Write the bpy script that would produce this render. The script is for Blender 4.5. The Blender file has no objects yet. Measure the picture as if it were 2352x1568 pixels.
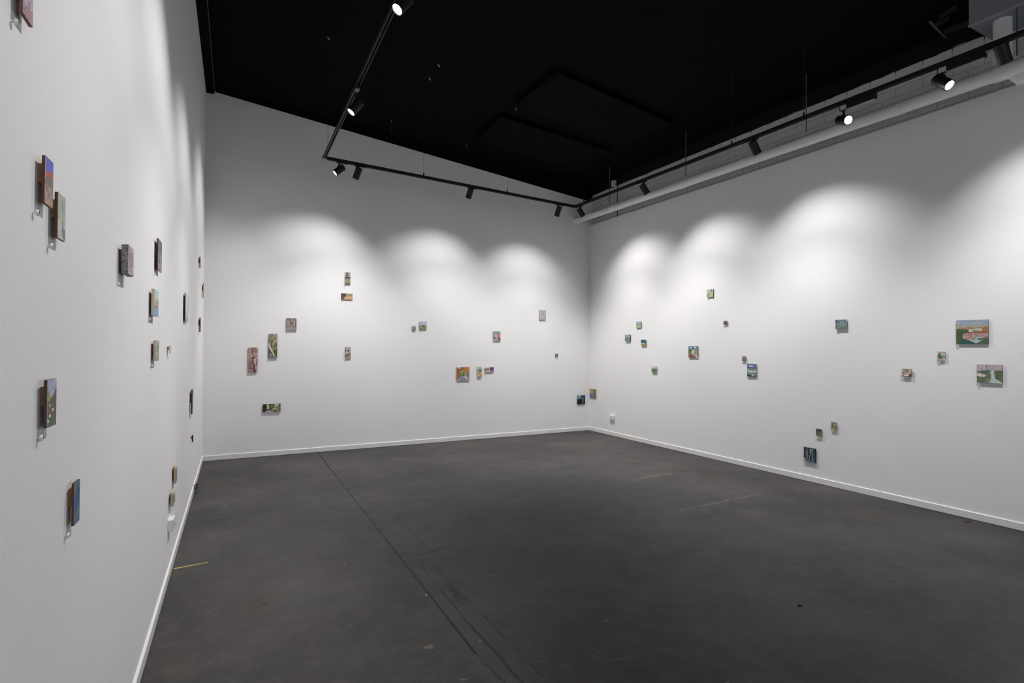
import bpy, bmesh, math, random
import numpy as np
from mathutils import Vector, Matrix
random.seed(7)
S = bpy.context.scene
COL = S.collection
# ------------------------------------------------------------------ camera
FOC = 1234.91; PITCH = .01092; ROLL = .00572; YAW = .48184; EYE = 1.5
fw = Vector((math.sin(YAW)*math.cos(PITCH), math.cos(YAW)*math.cos(PITCH), math.sin(PITCH)))
r0 = Vector((math.cos(YAW), -math.sin(YAW), 0)); u0 = r0.cross(fw)
cr = r0*math.cos(ROLL)+u0*math.sin(ROLL); cu = u0*math.cos(ROLL)-r0*math.sin(ROLL)
CAMP = Vector((0, 0, EYE))
cd = bpy.data.cameras.new('camera'); cam = bpy.data.objects.new('camera', cd); COL.objects.link(cam)
cd.sensor_fit = 'HORIZONTAL'; cd.sensor_width = 36; cd.lens = FOC/2352*36
cd.clip_start = .02; cd.clip_end = 60
cam.matrix_world = Matrix((( cr.x, cu.x, -fw.x, 0), (cr.y, cu.y, -fw.y, 0), (cr.z, cu.z, -fw.z, EYE), (0, 0, 0, 1)))
S.camera = cam
# ------------------------------------------------------------------ world, exposure
SKY_L = 2.2             # cool sky fill through an unseen window added behind the viewer
w = bpy.data.worlds.new('world'); S.world = w; w.use_nodes = True
w.node_tree.nodes['Background'].inputs[0].default_value = (.84, .90, 1.0, 1)
w.node_tree.nodes['Background'].inputs[1].default_value = SKY_L
S.view_settings.view_transform = 'Standard'; S.view_settings.look = 'None'
S.view_settings.gamma = 1; S.view_settings.use_curve_mapping = False
S.view_settings.exposure = 0.0
SPILL_W = 50.0; CORE_W = 126.0          # wide shoulder and bright core of each track lamp's beam
YF = -3.2                                      # front end of the room behind the camera
WX0, WX1, WZ0, WZ1 = .5, 3.7, .5, 3.1           # opening for the added fill window in the front wall
pl = bpy.data.lights.new('fill_window_portal', 'AREA'); pl.shape = 'RECTANGLE'; pl.size = WX1-WX0; pl.size_y = WZ1-WZ0; pl.cycles.is_portal = True
po = bpy.data.objects.new('fill_window_portal', pl); COL.objects.link(po); po.location = ((WX0+WX1)/2, YF-.07, (WZ0+WZ1)/2); po.rotation_euler = (math.pi/2, 0, 0)
# ------------------------------------------------------------------ pixel -> place helpers
def ray(u, v): return fw+cr*((u-1176)/FOC)-cu*((v-784)/FOC)
def on_z(u, v, z=0):
    d = ray(u, v); return CAMP+d*((z-EYE)/d.z)
def on_plane(u, v, P, n, off=0):
    d = ray(u, v); return CAMP+d*(((P-CAMP).dot(n)+off)/d.dot(n))
class Wall:
    """vertical wall face: origin, t runs to the viewer's right along it, n points into the room"""
    def __init__(s, x0, y0, ang):
        s.P = Vector((x0, y0, 0)); s.t = Vector((math.cos(ang), math.sin(ang), 0)); s.n = Vector((s.t.y, -s.t.x, 0))
    def at(s, u, v, off=0): return on_plane(u, v, s.P, s.n, off)
    def loc(s, p): q = p-s.P; return q.dot(s.t), p.z
    def pt(s, a, z, off=0): return s.P+s.t*a+s.n*off+Vector((0, 0, z))
    def rot(s): return math.atan2(s.t.y, s.t.x)
SK = .012
WL = Wall(-.3054-SK, 8.0, math.pi/2-.00716)   # t runs away from the camera (+Y)
WB = Wall(0, 8.034+SK, 0)
WR = Wall(5.788+SK, 8.0, -math.pi/2+.00714)    # t runs towards the camera
XL, XR, YB = -.3054-SK, 5.788+SK, 8.034+SK
def xl(y): return XL+.00716*(y-8)
def xr(y): return XR-.00714*(y-8)
# ------------------------------------------------------------------ materials
def lin(c): c /= 255.; return c/12.92 if c <= .04045 else ((c+.055)/1.055)**2.4
def hx(h): return [lin(int(h[i:i+2], 16)) for i in (0, 2, 4)]
def mat(name, col, rough=.6, metal=0, spec=.5, noise=0, nscale=20, bump=0, bscale=200, emit=None, est=0):
    m = bpy.data.materials.new(name); m.use_nodes = True; nt = m.node_tree; b = nt.nodes['Principled BSDF']
    c = (*col, 1) if len(col) == 3 else col
    b.inputs['Base Color'].default_value = c; b.inputs['Roughness'].default_value = rough
    b.inputs['Metallic'].default_value = metal; b.inputs['Specular IOR Level'].default_value = spec
    tc = nt.nodes.new('ShaderNodeTexCoord')
    if noise:
        n = nt.nodes.new('ShaderNodeTexNoise'); n.inputs['Scale'].default_value = nscale; n.inputs['Detail'].default_value = 6
        nt.links.new(tc.outputs['Object'], n.inputs['Vector'])
        mx = nt.nodes.new('ShaderNodeMix'); mx.data_type = 'RGBA'
        mx.inputs[6].default_value = (*[x*(1-noise) for x in c[:3]], 1); mx.inputs[7].default_value = (*[min(1, x*(1+noise)) for x in c[:3]], 1)
        nt.links.new(n.outputs['Fac'], mx.inputs[0]); nt.links.new(mx.outputs[2], b.inputs['Base Color'])
    if bump:
        n = nt.nodes.new('ShaderNodeTexNoise'); n.inputs['Scale'].default_value = bscale; n.inputs['Detail'].default_value = 3
        nt.links.new(tc.outputs['Object'], n.inputs['Vector'])
        bp = nt.nodes.new('ShaderNodeBump'); bp.inputs['Strength'].default_value = bump; bp.inputs['Distance'].default_value = .002
        nt.links.new(n.outputs['Fac'], bp.inputs['Height']); nt.links.new(bp.outputs['Normal'], b.inputs['Normal'])
    if emit:
        b.inputs['Emission Color'].default_value = (*emit, 1); b.inputs['Emission Strength'].default_value = est
    return m
M_WALL = mat('white_plaster', (.84, .828, .83), .75, spec=.25, noise=.012, nscale=3, bump=.25, bscale=160)
M_SKIRT = mat('white_gloss_trim', (.80, .79, .775), .4, spec=.4, noise=.02, nscale=6)
M_BLACK = mat('black_ceiling_paint', (.0032, .0032, .0035), .85, spec=.06, noise=.3, nscale=2, bump=.4, bscale=30)
M_MESH = None
M_TRACK = mat('black_anodised', (.006, .006, .0065), .5, spec=.35, noise=.1)
M_GREY = mat('grey_plastic', (.22, .22, .23), .5, noise=.05)
M_HEAD = mat('black_powdercoat', (.009, .0085, .009), .55, spec=.35, noise=.08, nscale=60)
M_PIPE = mat('white_pipe_paint', (.80, .795, .785), .38, spec=.45, noise=.02, nscale=5)
M_WIRE = mat('steel_wire', (.05, .05, .055), .4, metal=.6)
M_ROD = mat('galvanised_rod', (.13, .16, .19), .45, metal=.5, noise=.15, nscale=40)
M_DUCT = mat('galvanised_duct', (.24, .25, .275), .55, metal=.1, noise=.12, nscale=4)
M_TIMBER = mat('red_brown_timber', (.022, .009, .005), .7, noise=.35, nscale=9)
M_WOOD = mat('raw_pine_block', (.30, .17, .085), .7, noise=.25, nscale=40)
M_WPLAST = mat('white_plastic', (.78, .78, .77), .35, spec=.5)
M_INK = mat('dark_ink', (.03, .03, .04), .6)
M_TAPE = mat('yellow_tape', (.42, .36, .07), .6, noise=.3, nscale=60)
M_LEAF = mat('dry_leaf_brown', (.075, .04, .022), .8, noise=.4, nscale=80)
M_SCRAP = mat('black_rubber', (.006, .006, .006), .8)
M_FLAKE = mat('pale_flake', (.5, .48, .45), .8)
M_LENS = mat('lit_lens', (1, 1, 1), .3, emit=(1, .98, .95), est=28)
M_LINE = mat('worn_metal_bead', (.12, .12, .13), .5, noise=.3, nscale=30)
def paint_mat():
    m = bpy.data.materials.new('painted_panel'); m.use_nodes = True; nt = m.node_tree; b = nt.nodes['Principled BSDF']
    a = nt.nodes.new('ShaderNodeAttribute'); a.attribute_name = 'paint'
    b.inputs['Roughness'].default_value = .6; b.inputs['Specular IOR Level'].default_value = .25
    nt.links.new(a.outputs['Color'], b.inputs['Base Color'])
    tc = nt.nodes.new('ShaderNodeTexCoord'); n = nt.nodes.new('ShaderNodeTexNoise'); n.inputs['Scale'].default_value = 300
    nt.links.new(tc.outputs['Object'], n.inputs['Vector'])
    bp = nt.nodes.new('ShaderNodeBump'); bp.inputs['Strength'].default_value = .25; bp.inputs['Distance'].default_value = .0008
    nt.links.new(n.outputs['Fac'], bp.inputs['Height']); nt.links.new(bp.outputs['Normal'], b.inputs['Normal'])
    return m
M_PAINT = paint_mat()
def block_mat():
    m = bpy.data.materials.new('painted_blockwork'); m.use_nodes = True; nt = m.node_tree; b = nt.nodes['Principled BSDF']
    N = nt.nodes.new; L = nt.links.new
    b.inputs['Roughness'].default_value = .7; b.inputs['Specular IOR Level'].default_value = .25
    tc = N('ShaderNodeTexCoord'); mp = N('ShaderNodeMapping'); mp.vector_type = 'POINT'
    # object space: x along the wall, z up -> brick x,y
    sx = N('ShaderNodeSeparateXYZ'); cx = N('ShaderNodeCombineXYZ')
    L(tc.outputs['Object'], sx.inputs[0]); L(sx.outputs['X'], cx.inputs['X']); zs = N('ShaderNodeMath'); zs.inputs[1].default_value = -.0572; L(sx.outputs['Z'], zs.inputs[0]); L(zs.outputs[0], cx.inputs['Y'])
    br = N('ShaderNodeTexBrick'); br.inputs['Scale'].default_value = 1
    br.inputs['Brick Width'].default_value = .24; br.inputs['Row Height'].default_value = .0865; br.inputs['Mortar Size'].default_value = .0035
    br.inputs['Mortar Smooth'].default_value = .2
    br.inputs['Color1'].default_value = (.66, .655, .65, 1); br.inputs['Color2'].default_value = (.62, .615, .61, 1); br.inputs['Mortar'].default_value = (.42, .41, .41, 1)
    L(cx.outputs[0], br.inputs['Vector'])
    n = N('ShaderNodeTexNoise'); n.inputs['Scale'].default_value = 5; n.inputs['Detail'].default_value = 4; L(cx.outputs[0], n.inputs['Vector'])
    ad = N('ShaderNodeMath'); ad.operation = 'MULTIPLY_ADD'; ad.inputs[1].default_value = .05; L(n.outputs['Fac'], ad.inputs[0]); L(sx.outputs['Z'], ad.inputs[2])
    bk = N('ShaderNodeMath'); bk.operation = 'MULTIPLY_ADD'; bk.inputs[1].default_value = .03; L(br.outputs['Fac'], bk.inputs[0]); L(ad.outputs[0], bk.inputs[2])
    gt = N('ShaderNodeMath'); gt.operation = 'GREATER_THAN'; gt.inputs[1].default_value = 4.295+.025; L(bk.outputs[0], gt.inputs[0])
    mx = N('ShaderNodeMix'); mx.data_type = 'RGBA'; mx.inputs[7].default_value = (.004, .004, .004, 1)
    L(gt.outputs[0], mx.inputs[0]); L(br.outputs['Color'], mx.inputs[6]); L(mx.outputs[2], b.inputs['Base Color'])
    bp = N('ShaderNodeBump'); bp.invert = True; bp.inputs['Strength'].default_value = .7; bp.inputs['Distance'].default_value = .004
    L(br.outputs['Fac'], bp.inputs['Height']); L(bp.outputs['Normal'], b.inputs['Normal'])
    return m
M_BLOCK = block_mat()
def mesh_mat():
    m = bpy.data.materials.new('black_mesh_panel'); m.use_nodes = True; nt = m.node_tree; b = nt.nodes['Principled BSDF']
    N = nt.nodes.new; L = nt.links.new
    b.inputs['Roughness'].default_value = .85; b.inputs['Specular IOR Level'].default_value = .08
    tc = N('ShaderNodeTexCoord'); br = N('ShaderNodeTexBrick'); br.offset = 0; br.inputs['Scale'].default_value = 1
    br.inputs['Brick Width'].default_value = .06; br.inputs['Row Height'].default_value = .06; br.inputs['Mortar Size'].default_value = .008
    br.inputs['Color1'].default_value = (.0042, .0042, .0045, 1); br.inputs['Color2'].default_value = (.0038, .0038, .004, 1); br.inputs['Mortar'].default_value = (.001, .001, .001, 1)
    L(tc.outputs['Object'], br.inputs['Vector']); L(br.outputs['Color'], b.inputs['Base Color'])
    bp = N('ShaderNodeBump'); bp.invert = True; bp.inputs['Strength'].default_value = .6; bp.inputs['Distance'].default_value = .004
    L(br.outputs['Fac'], bp.inputs['Height']); L(bp.outputs['Normal'], b.inputs['Normal'])
    return m
M_MESH = mesh_mat()
def floor_mat():
    m = bpy.data.materials.new('worn_dark_concrete'); m.use_nodes = True; nt = m.node_tree; b = nt.nodes['Principled BSDF']
    N = nt.nodes.new; L = nt.links.new
    tc = N('ShaderNodeTexCoord'); P = tc.outputs['Object']
    def noise(sc, det=5, rough=.55, dist=0, src=P):
        n = N('ShaderNodeTexNoise'); n.inputs['Scale'].default_value = sc; n.inputs['Detail'].default_value = det
        n.inputs['Roughness'].default_value = rough; n.inputs['Distortion'].default_value = dist; L(src, n.inputs['Vector']); return n.outputs['Fac']
    def ramp(f, a, bb):
        n = N('ShaderNodeMapRange'); n.interpolation_type = 'SMOOTHSTEP'; n.inputs[1].default_value = a; n.inputs[2].default_value = bb
        L(f, n.inputs[0]); return n.outputs[0]
    def mix(f, a, bb, k=1.0):
        n = N('ShaderNodeMix'); n.data_type = 'RGBA'
        if k != 1:
            q = N('ShaderNodeMath'); q.operation = 'MULTIPLY'; q.inputs[1].default_value = k; L(f, q.inputs[0]); f = q.outputs[0]
        L(f, n.inputs[0])
        for i, v in ((6, a), (7, bb)):
            if isinstance(v, tuple): n.inputs[i].default_value = (*v, 1)
            else: L(v, n.inputs[i])
        return n.outputs[2]
    def mul(a, bb):
        n = N('ShaderNodeMath'); n.operation = 'MULTIPLY'
        for i, v in ((0, a), (1, bb)):
            if isinstance(v, float): n.inputs[i].default_value = v
            else: L(v, n.inputs[i])
        return n.outputs[0]
    g = FLOOR_TONE
    warm = (1.045, 1.0, .975)
    c = mix(ramp(noise(.8, 5), .35, .68), tuple(g*x for x in (.62, .59, .57)), tuple(g*x for x in (1.32, 1.26, 1.22)))
    c = mix(ramp(noise(1.7, 4, dist=.4), .52, .72), c, tuple(g*x for x in (.58, .66, .72)), .6)       # bluish
    c = mix(ramp(noise(2.3, 5, dist=.3), .56, .74), c, tuple(g*x for x in (1.0, .80, .64)), .55)       # brownish
    c = mix(ramp(noise(9, 8, .7), .45, .75), c, tuple(g*x for x in (1.75, 1.68, 1.63)), .5)
    c = mix(ramp(noise(28, 6, .75), .52, .72), c, tuple(g*x for x in (.5, .49, .48)), .45)
    c = mix(ramp(noise(60, 4, .7), .5, .8), c, tuple(g*x for x in (.42, .41, .41)), .6)
    c = mix(ramp(noise(150, 3, .6), .52, .8), c, tuple(g*x for x in (2.1, 2.05, 2.0)), .5)
    # scratches: stretched noise
    for rz, th in ((.5, .70), (1.9, .71), (-.35, .70)):
        mp = N('ShaderNodeMapping'); mp.inputs['Rotation'].default_value = (0, 0, rz); mp.inputs['Scale'].default_value = (1.2, 55, 1); L(P, mp.inputs['Vector'])
        c = mix(mul(ramp(noise(1.6, 3, .5, src=mp.outputs[0]), th-.04, th+.03), ramp(noise(2.1, 2), .46, .62)), c, tuple(g*x for x in (.4, .39, .38)), .8)
    # specks
    for sc, th, col in ((7, .05, (4.6, 4.5, 4.3)), (4.5, .06, (.2, .2, .2)), (9, .07, (.25, .25, .25)), (17, .08, (.3, .3, .3)), (22, .07, (2.8, 2.7, 2.6))):
        v = N('ShaderNodeTexVoronoi'); v.inputs['Scale'].default_value = sc; L(P, v.inputs['Vector'])
        sp = N('ShaderNodeSeparateColor'); L(v.outputs['Color'], sp.inputs[0])
        gt = N('ShaderNodeMath'); gt.operation = 'GREATER_THAN'; gt.inputs[1].default_value = .72; L(sp.outputs[0], gt.inputs[0])
        lt = ramp(v.outputs['Distance'], th*1.5, th*.6)
        c = mix(mul(gt.outputs[0], lt), c, tuple(min(.6, g*x) for x in col), .75)
    # distorted position for drawn marks
    nb = N('ShaderNodeTexNoise'); nb.inputs['Scale'].default_value = 18; nb.inputs['Detail'].default_value = 6; L(P, nb.inputs['Vector'])
    vb = N('ShaderNodeVectorMath'); vb.operation = 'MULTIPLY_ADD'; vb.inputs[1].default_value = (.09, .09, 0); vb.inputs[2].default_value = (-.045, -.045, 0)
    L(nb.outputs['Color'], vb.inputs[0]); ve = N('ShaderNodeVectorMath'); L(vb.outputs[0], ve.inputs[0]); L(P, ve.inputs[1]); PE = ve.outputs[0]
    nz = N('ShaderNodeTexNoise'); nz.inputs['Scale'].default_value = 7; nz.inputs['Detail'].default_value = 5; L(P, nz.inputs['Vector'])
    vs = N('ShaderNodeVectorMath'); vs.operation = 'MULTIPLY_ADD'; vs.inputs[1].default_value = (.03, .03, 0); vs.inputs[2].default_value = (-.015, -.015, 0)
    L(nz.outputs['Color'], vs.inputs[0]); va = N('ShaderNodeVectorMath'); L(vs.outputs[0], va.inputs[0]); L(P, va.inputs[1]); PD = va.outputs[0]
    brk = noise(3.5, 4, .6)
    def seg(p, q, wd, src):
        A = Vector((p.x, p.y, 0)); D = Vector((q.x-p.x, q.y-p.y, 0))
        s = N('ShaderNodeVectorMath'); s.operation = 'SUBTRACT'; s.inputs[1].default_value = A; L(src, s.inputs[0])
        d = N('ShaderNodeVectorMath'); d.operation = 'DOT_PRODUCT'; d.inputs[1].default_value = D/D.length_squared; L(s.outputs[0], d.inputs[0])
        cl = N('ShaderNodeClamp'); L(d.outputs['Value'], cl.inputs[0])
        sc = N('ShaderNodeVectorMath'); sc.operation = 'SCALE'; sc.inputs[0].default_value = D; L(cl.outputs[0], sc.inputs['Scale'])
        s2 = N('ShaderNodeVectorMath'); s2.operation = 'SUBTRACT'; L(s.outputs[0], s2.inputs[0]); L(sc.outputs[0], s2.inputs[1])
        ln = N('ShaderNodeVectorMath'); ln.operation = 'LENGTH'; L(s2.outputs[0], ln.inputs[0])
        return ramp(ln.outputs['Value'], wd, wd*.45)
    z = lambda u, v: on_z(u, v, 0)
    # lighter screed strip beside the joint and soft dark stain beyond it
    c = mix(mul(seg(z(990, 1330), z(1165, 1560), .13, PD), ramp(brk, .3, .6)), c, tuple(g*x for x in (1.2, 1.24, 1.25)), .5)
    c = mix(mul(seg(z(835, 1130), z(975, 1290), .10, PD), ramp(brk, .3, .6)), c, tuple(g*x for x in (1.1, 1.05, 1.0)), .45)
    for (a, bb, wd, col, k, src, br_) in (
        ((729, 1038), (1092, 1500), .0105, (.10, .095, .09), .95, 'P', 0),
        ((1092, 1500), (1160, 1568), .006, (.4, .4, .4), .8, 'P', 1),
        ((813, 1090), (975, 1253), .006, (.45, .40, .34), .75, 'P', 1),
        ((800, 1110), (935, 1250), .005, (.55, .52, .5), .6, 'P', 1),
        ((967, 1297), (1075, 1430), .009, (.45, .44, .43), .7, 'D', 1),
        ((1075, 1430), (1200, 1568), .010, (.35, .34, .33), .8, 'D', 0),
        ((1010, 1316), (1083, 1386), .005, (.35, .34, .33), .8, 'P', 0),
        ((1110, 1412), (1260, 1568), .009, (.45, .44, .43), .7, 'D', 1),
        ((962, 1274), (1040, 1252), .016, (.4, .39, .38), .7, 'D', 0),
        ((1040, 1252), (1395, 1180), .010, (.45, .43, .42), .75, 'D', 1),
        ((983, 1239), (1180, 1208), .008, (.5, .48, .47), .6, 'D', 1),
        ((1000, 1300), (1060, 1385), .035, (.5, .48, .47), .6, 'E', 1),
        ((2080, 1490), (2330, 1580), .007, (.4, .4, .4), .7, 'D', 0),
        ((1905, 1245), (1990, 1257), .010, (.45, .45, .45), .7, 'D', 1),
        ((2025, 1298), (2070, 1304), .016, (.4, .4, .4), .7, 'D', 0),
        ((1640, 1388), (1500, 1392), .006, (.5, .5, .5), .6, 'D', 1),
        ((2068, 1408), (2150, 1366), .008, (.55, .53, .5), .6, 'D', 1),
        ((1920, 1400), (1960, 1330), .006, (.5, .5, .5), .6, 'D', 1),
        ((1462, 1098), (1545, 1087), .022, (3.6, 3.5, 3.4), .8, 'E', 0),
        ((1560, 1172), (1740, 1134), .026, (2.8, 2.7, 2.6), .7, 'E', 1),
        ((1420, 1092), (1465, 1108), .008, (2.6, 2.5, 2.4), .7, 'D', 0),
        ((1745, 1430), (1770, 1432), .004, (2.2, 1.9, 1.6), .7, 'D', 0),
        ((1400, 1515), (1470, 1508), .005, (2.0, 2.0, 2.0), .6, 'D', 1),
        ((1180, 1530), (1255, 1515), .004, (2.2, 2.2, 2.2), .6, 'D', 1),
        ((980, 1487), (995, 1487), .022, (3.3, 3.1, 2.8), .65, 'E', 0),
        ((1062, 1557), (1070, 1557), .014, (3.3, 3.1, 2.8), .65, 'E', 0),
        ((512, 1166), (519, 1164), .010, (5.5, 5.4, 5.2), .8, 'D', 0),
        ((978, 1364), (981, 1368), .006, (7, 6.8, 6.5), .9, 'D', 0),
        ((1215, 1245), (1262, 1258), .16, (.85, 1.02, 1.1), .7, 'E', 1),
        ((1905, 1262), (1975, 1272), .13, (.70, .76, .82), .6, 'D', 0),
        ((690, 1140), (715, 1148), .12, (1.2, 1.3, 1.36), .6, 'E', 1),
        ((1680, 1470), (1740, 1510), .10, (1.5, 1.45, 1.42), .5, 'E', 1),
        ((1600, 1190), (1650, 1180), .06, (.6, .58, .57), .5, 'E', 1),
    ):
        f = seg(z(*a), z(*bb), wd, {'P': P, 'D': PD, 'E': PE}[src])
        if br_: f = mul(f, ramp(brk, .38, .56))
        if max(col) < .7: col = tuple(x*.62 for x in col); k = min(.95, k+.12)
        c = mix(f, c, tuple(min(.6, g*x) for x in col), k)
    wm = N('ShaderNodeVectorMath'); wm.operation = 'MULTIPLY'; wm.inputs[1].default_value = warm; L(c, wm.inputs[0]); c = wm.outputs[0]
    L(c, b.inputs['Base Color'])
    rr = N('ShaderNodeMapRange'); rr.inputs[3].default_value = .42; rr.inputs[4].default_value = .68; L(noise(4, 6, .65), rr.inputs[0]); L(rr.outputs[0], b.inputs['Roughness'])
    b.inputs['Specular IOR Level'].default_value = .35
    bp = N('ShaderNodeBump'); bp.inputs['Strength'].default_value = .35; bp.inputs['Distance'].default_value = .003
    L(noise(70, 6, .65), bp.inputs['Height']); L(bp.outputs['Normal'], b.inputs['Normal'])
    return m
FLOOR_TONE = .046
M_FLOOR = floor_mat()
# ------------------------------------------------------------------ object helpers
def link(name, me, m, parent=None, loc=None, rot=None):
    o = bpy.data.objects.new(name, me); COL.objects.link(o)
    for x in (m if isinstance(m, (list, tuple)) else [m]): me.materials.append(x)
    if loc is not None: o.location = loc
    if rot is not None: o.rotation_euler = rot
    if parent is not None: o.parent = parent
    return o
def bm_obj(name, bm, m, parent=None, loc=None, rot=None, smooth=False):
    me = bpy.data.meshes.new(name); bm.normal_update(); bm.to_mesh(me); bm.free()
    if smooth:
        for p in me.polygons: p.use_smooth = True
        me.set_sharp_from_angle(angle=math.radians(40))
    return link(name, me, m, parent, loc, rot)
def box(bm, lo, hi, bev=0):
    vs = [bm.verts.new((x, y, z)) for x in (lo[0], hi[0]) for y in (lo[1], hi[1]) for z in (lo[2], hi[2])]
    fs = [bm.faces.new([vs[i] for i in q]) for q in ((0, 1, 3, 2), (4, 6, 7, 5), (0, 4, 5, 1), (2, 3, 7, 6), (0, 2, 6, 4), (1, 5, 7, 3))]
    if bev:
        es = list({e for f in fs for e in f.edges})
        bmesh.ops.bevel(bm, geom=es, offset=bev, segments=2, affect='EDGES', profile=.5)
def tube(bm, pts, rad, seg=12, cap=True):
    pts = [Vector(p) for p in pts]; rads = rad if isinstance(rad, (list, tuple)) else [rad]*len(pts); rings = []
    up = None
    for i, p in enumerate(pts):
        d = (pts[min(i+1, len(pts)-1)]-pts[max(i-1, 0)]).normalized()
        if up is None: up = d.orthogonal().normalized()
        else: up = (up-d*up.dot(d)).normalized()
        s = d.cross(up)
        rings.append([bm.verts.new(p+(up*math.cos(a)+s*math.sin(a))*rads[i]) for a in [2*math.pi*k/seg for k in range(seg)]])
    for a, b_ in zip(rings, rings[1:]):
        for k in range(seg): bm.faces.new((a[k], a[(k+1) % seg], b_[(k+1) % seg], b_[k]))
    if cap: bm.faces.new(rings[0][::-1]); bm.faces.new(rings[-1])
def lathe(bm, prof, seg=28):
    rings = []
    for r, z in prof:
        if r < 1e-6: rings.append([bm.verts.new((0, 0, z))])
        else: rings.append([bm.verts.new((r*math.cos(2*math.pi*k/seg), r*math.sin(2*math.pi*k/seg), z)) for k in range(seg)])
    for a, b_ in zip(rings, rings[1:]):
        for k in range(seg):
            k2 = (k+1) % seg
            if len(a) == 1 and len(b_) == 1: continue
            if len(a) == 1: bm.faces.new((a[0], b_[k2], b_[k]))
            elif len(b_) == 1: bm.faces.new((a[k], a[k2], b_[0]))
            else: bm.faces.new((a[k], a[k2], b_[k2], b_[k]))
def prism(bm, poly, h0, h1):
    """poly = list of (x,y); extruded in z"""
    a = [bm.verts.new((x, y, h0)) for x, y in poly]; b_ = [bm.verts.new((x, y, h1)) for x, y in poly]; n = len(poly)
    bm.faces.new(a[::-1]); bm.faces.new(b_)
    for k in range(n): bm.faces.new((a[k], a[(k+1) % n], b_[(k+1) % n], b_[k]))
def hexa(bm, c):
    """8 corners: 4 lower, 4 upper (same winding)"""
    v = [bm.verts.new(p) for p in c]
    for q in ((3, 2, 1, 0), (4, 5, 6, 7), (0, 1, 5, 4), (1, 2, 6, 5), (2, 3, 7, 6), (3, 0, 4, 7)): bm.faces.new([v[i] for i in q])
def struct(name, bm, m, **k):
    o = bm_obj(name, bm, m, **k); o['kind'] = 'structure'; return o
def thing(name, label, cat, loc=(0, 0, 0), rot=None, group=None):
    o = bpy.data.objects.new(name, None); COL.objects.link(o); o.location = loc; o.empty_display_size = .05
    if rot is not None: o.rotation_euler = rot
    return tag(o, label, cat, group)
def tag(o, label, cat, group=None):
    o['label'] = label; o['category'] = cat
    if group: o['group'] = group
    return o
# ------------------------------------------------------------------ room shell
def zc(x): return 4.86-(x-XL)*.0645             # sloping ceiling
YE = YB+.2
bm = bmesh.new(); box(bm, (-.8, YF-.2, -.12), (6.4, YE, 0)); struct('floor', bm, M_FLOOR)
bm = bmesh.new()
hexa(bm, [(-.8, YF-.2, zc(-.8)), (6.4, YF-.2, zc(6.4)), (6.4, YE, zc(6.4)), (-.8, YE, zc(-.8)),
          (-.8, YF-.2, 5.1), (6.4, YF-.2, 5.1), (6.4, YE, 5.1), (-.8, YE, 5.1)]); struct('ceiling', bm, M_BLACK)
bm = bmesh.new(); prism(bm, [(xl(YF), YF), (xl(YE), YE), (xl(YE)-.15, YE), (xl(YF)-.15, YF)], 0, 5.0); struct('wall_left', bm, M_WALL)
# back wall: white lining with a sloping top edge, black above it
bm = bmesh.new(); za, zb = 4.842, 4.176
y0, y1 = YB, YB+.15; x0, x1 = XL-.1, XR+.02
hexa(bm, [(x0, y0, 0), (x1+.1, y0, 0), (x1+.1, y1, 0), (x0, y1, 0), (x0, y0, za+.012), (x1+.1, y0, zb-.012), (x1+.1, y1, zb-.012), (x0, y1, za+.012)])
struct('wall_back', bm, M_WALL)
bm = bmesh.new()
hexa(bm, [(x0, y0+.003, za+.012), (x1+.1, y0+.003, zb-.012), (x1+.1, y1, zb-.012), (x0, y1, za+.012), (x0, y0+.003, zc(x0)+.03), (x1+.1, y0+.003, zc(x1)+.03), (x1+.1, y1, zc(x1)+.03), (x0, y1, zc(x0)+.03)])
struct('wall_back_upper', bm, M_BLACK)
# right wall: plasterboard lining over painted blockwork
ZLIN = 3.735
bm = bmesh.new(); prism(bm, [(xr(YF), YF), (xr(YF)+.06, YF), (xr(YB)+.06, YB), (xr(YB), YB)], 0, ZLIN); struct('wall_right', bm, M_WALL)
ang = math.atan2(-(YB+.1-YF), xr(YF)-xr(YB))
bm = bmesh.new(); Ln = YB+.1-YF
box(bm, (0, 0, 0), (Ln, .2, 4.9)); struct('wall_right_blockwork', bm, M_BLOCK, loc=(xr(YB)+.06, YB+.1, 0), rot=(0, 0, ang))
bm = bmesh.new()
for x0_, x1_, z0_, z1_ in ((-.8, WX0, 0, 5), (WX1, 6.4, 0, 5), (WX0, WX1, 0, WZ0), (WX0, WX1, WZ1, 5)): box(bm, (x0_, YF-.15, z0_), (x1_, YF, z1_))
struct('wall_front', bm, M_WALL)
bm = bmesh.new()
for x0_, x1_, z0_, z1_ in ((WX0, WX1, WZ0, WZ0+.05), (WX0, WX1, WZ1-.05, WZ1), (WX0, WX0+.05, WZ0+.05, WZ1-.05), (WX1-.05, WX1, WZ0+.05, WZ1-.05), ((WX0+WX1)/2-.025, (WX0+WX1)/2+.025, WZ0+.05, WZ1-.05)): box(bm, (x0_, YF-.10, z0_), (x1_, YF-.04, z1_))
struct('added_fill_window', bm, M_SKIRT)  # unseen window, added to let cool fill light into the room
# control joint in the blockwork
wj = Wall(xr(YB)+.06, YB, WR.rot())
q = wj.at(1418.3, 470); a = wj.loc(q)[0]
bm = bmesh.new(); c0 = wj.pt(a-.006, 0, .001); c1 = wj.pt(a+.006, 0, .001)
prism(bm, [(c0.x, c0.y), (c1.x, c1.y), (c1.x-.004, c1.y), (c0.x-.004, c0.y)], ZLIN, 4.29); struct('trim_3', bm, M_BLACK)
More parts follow.
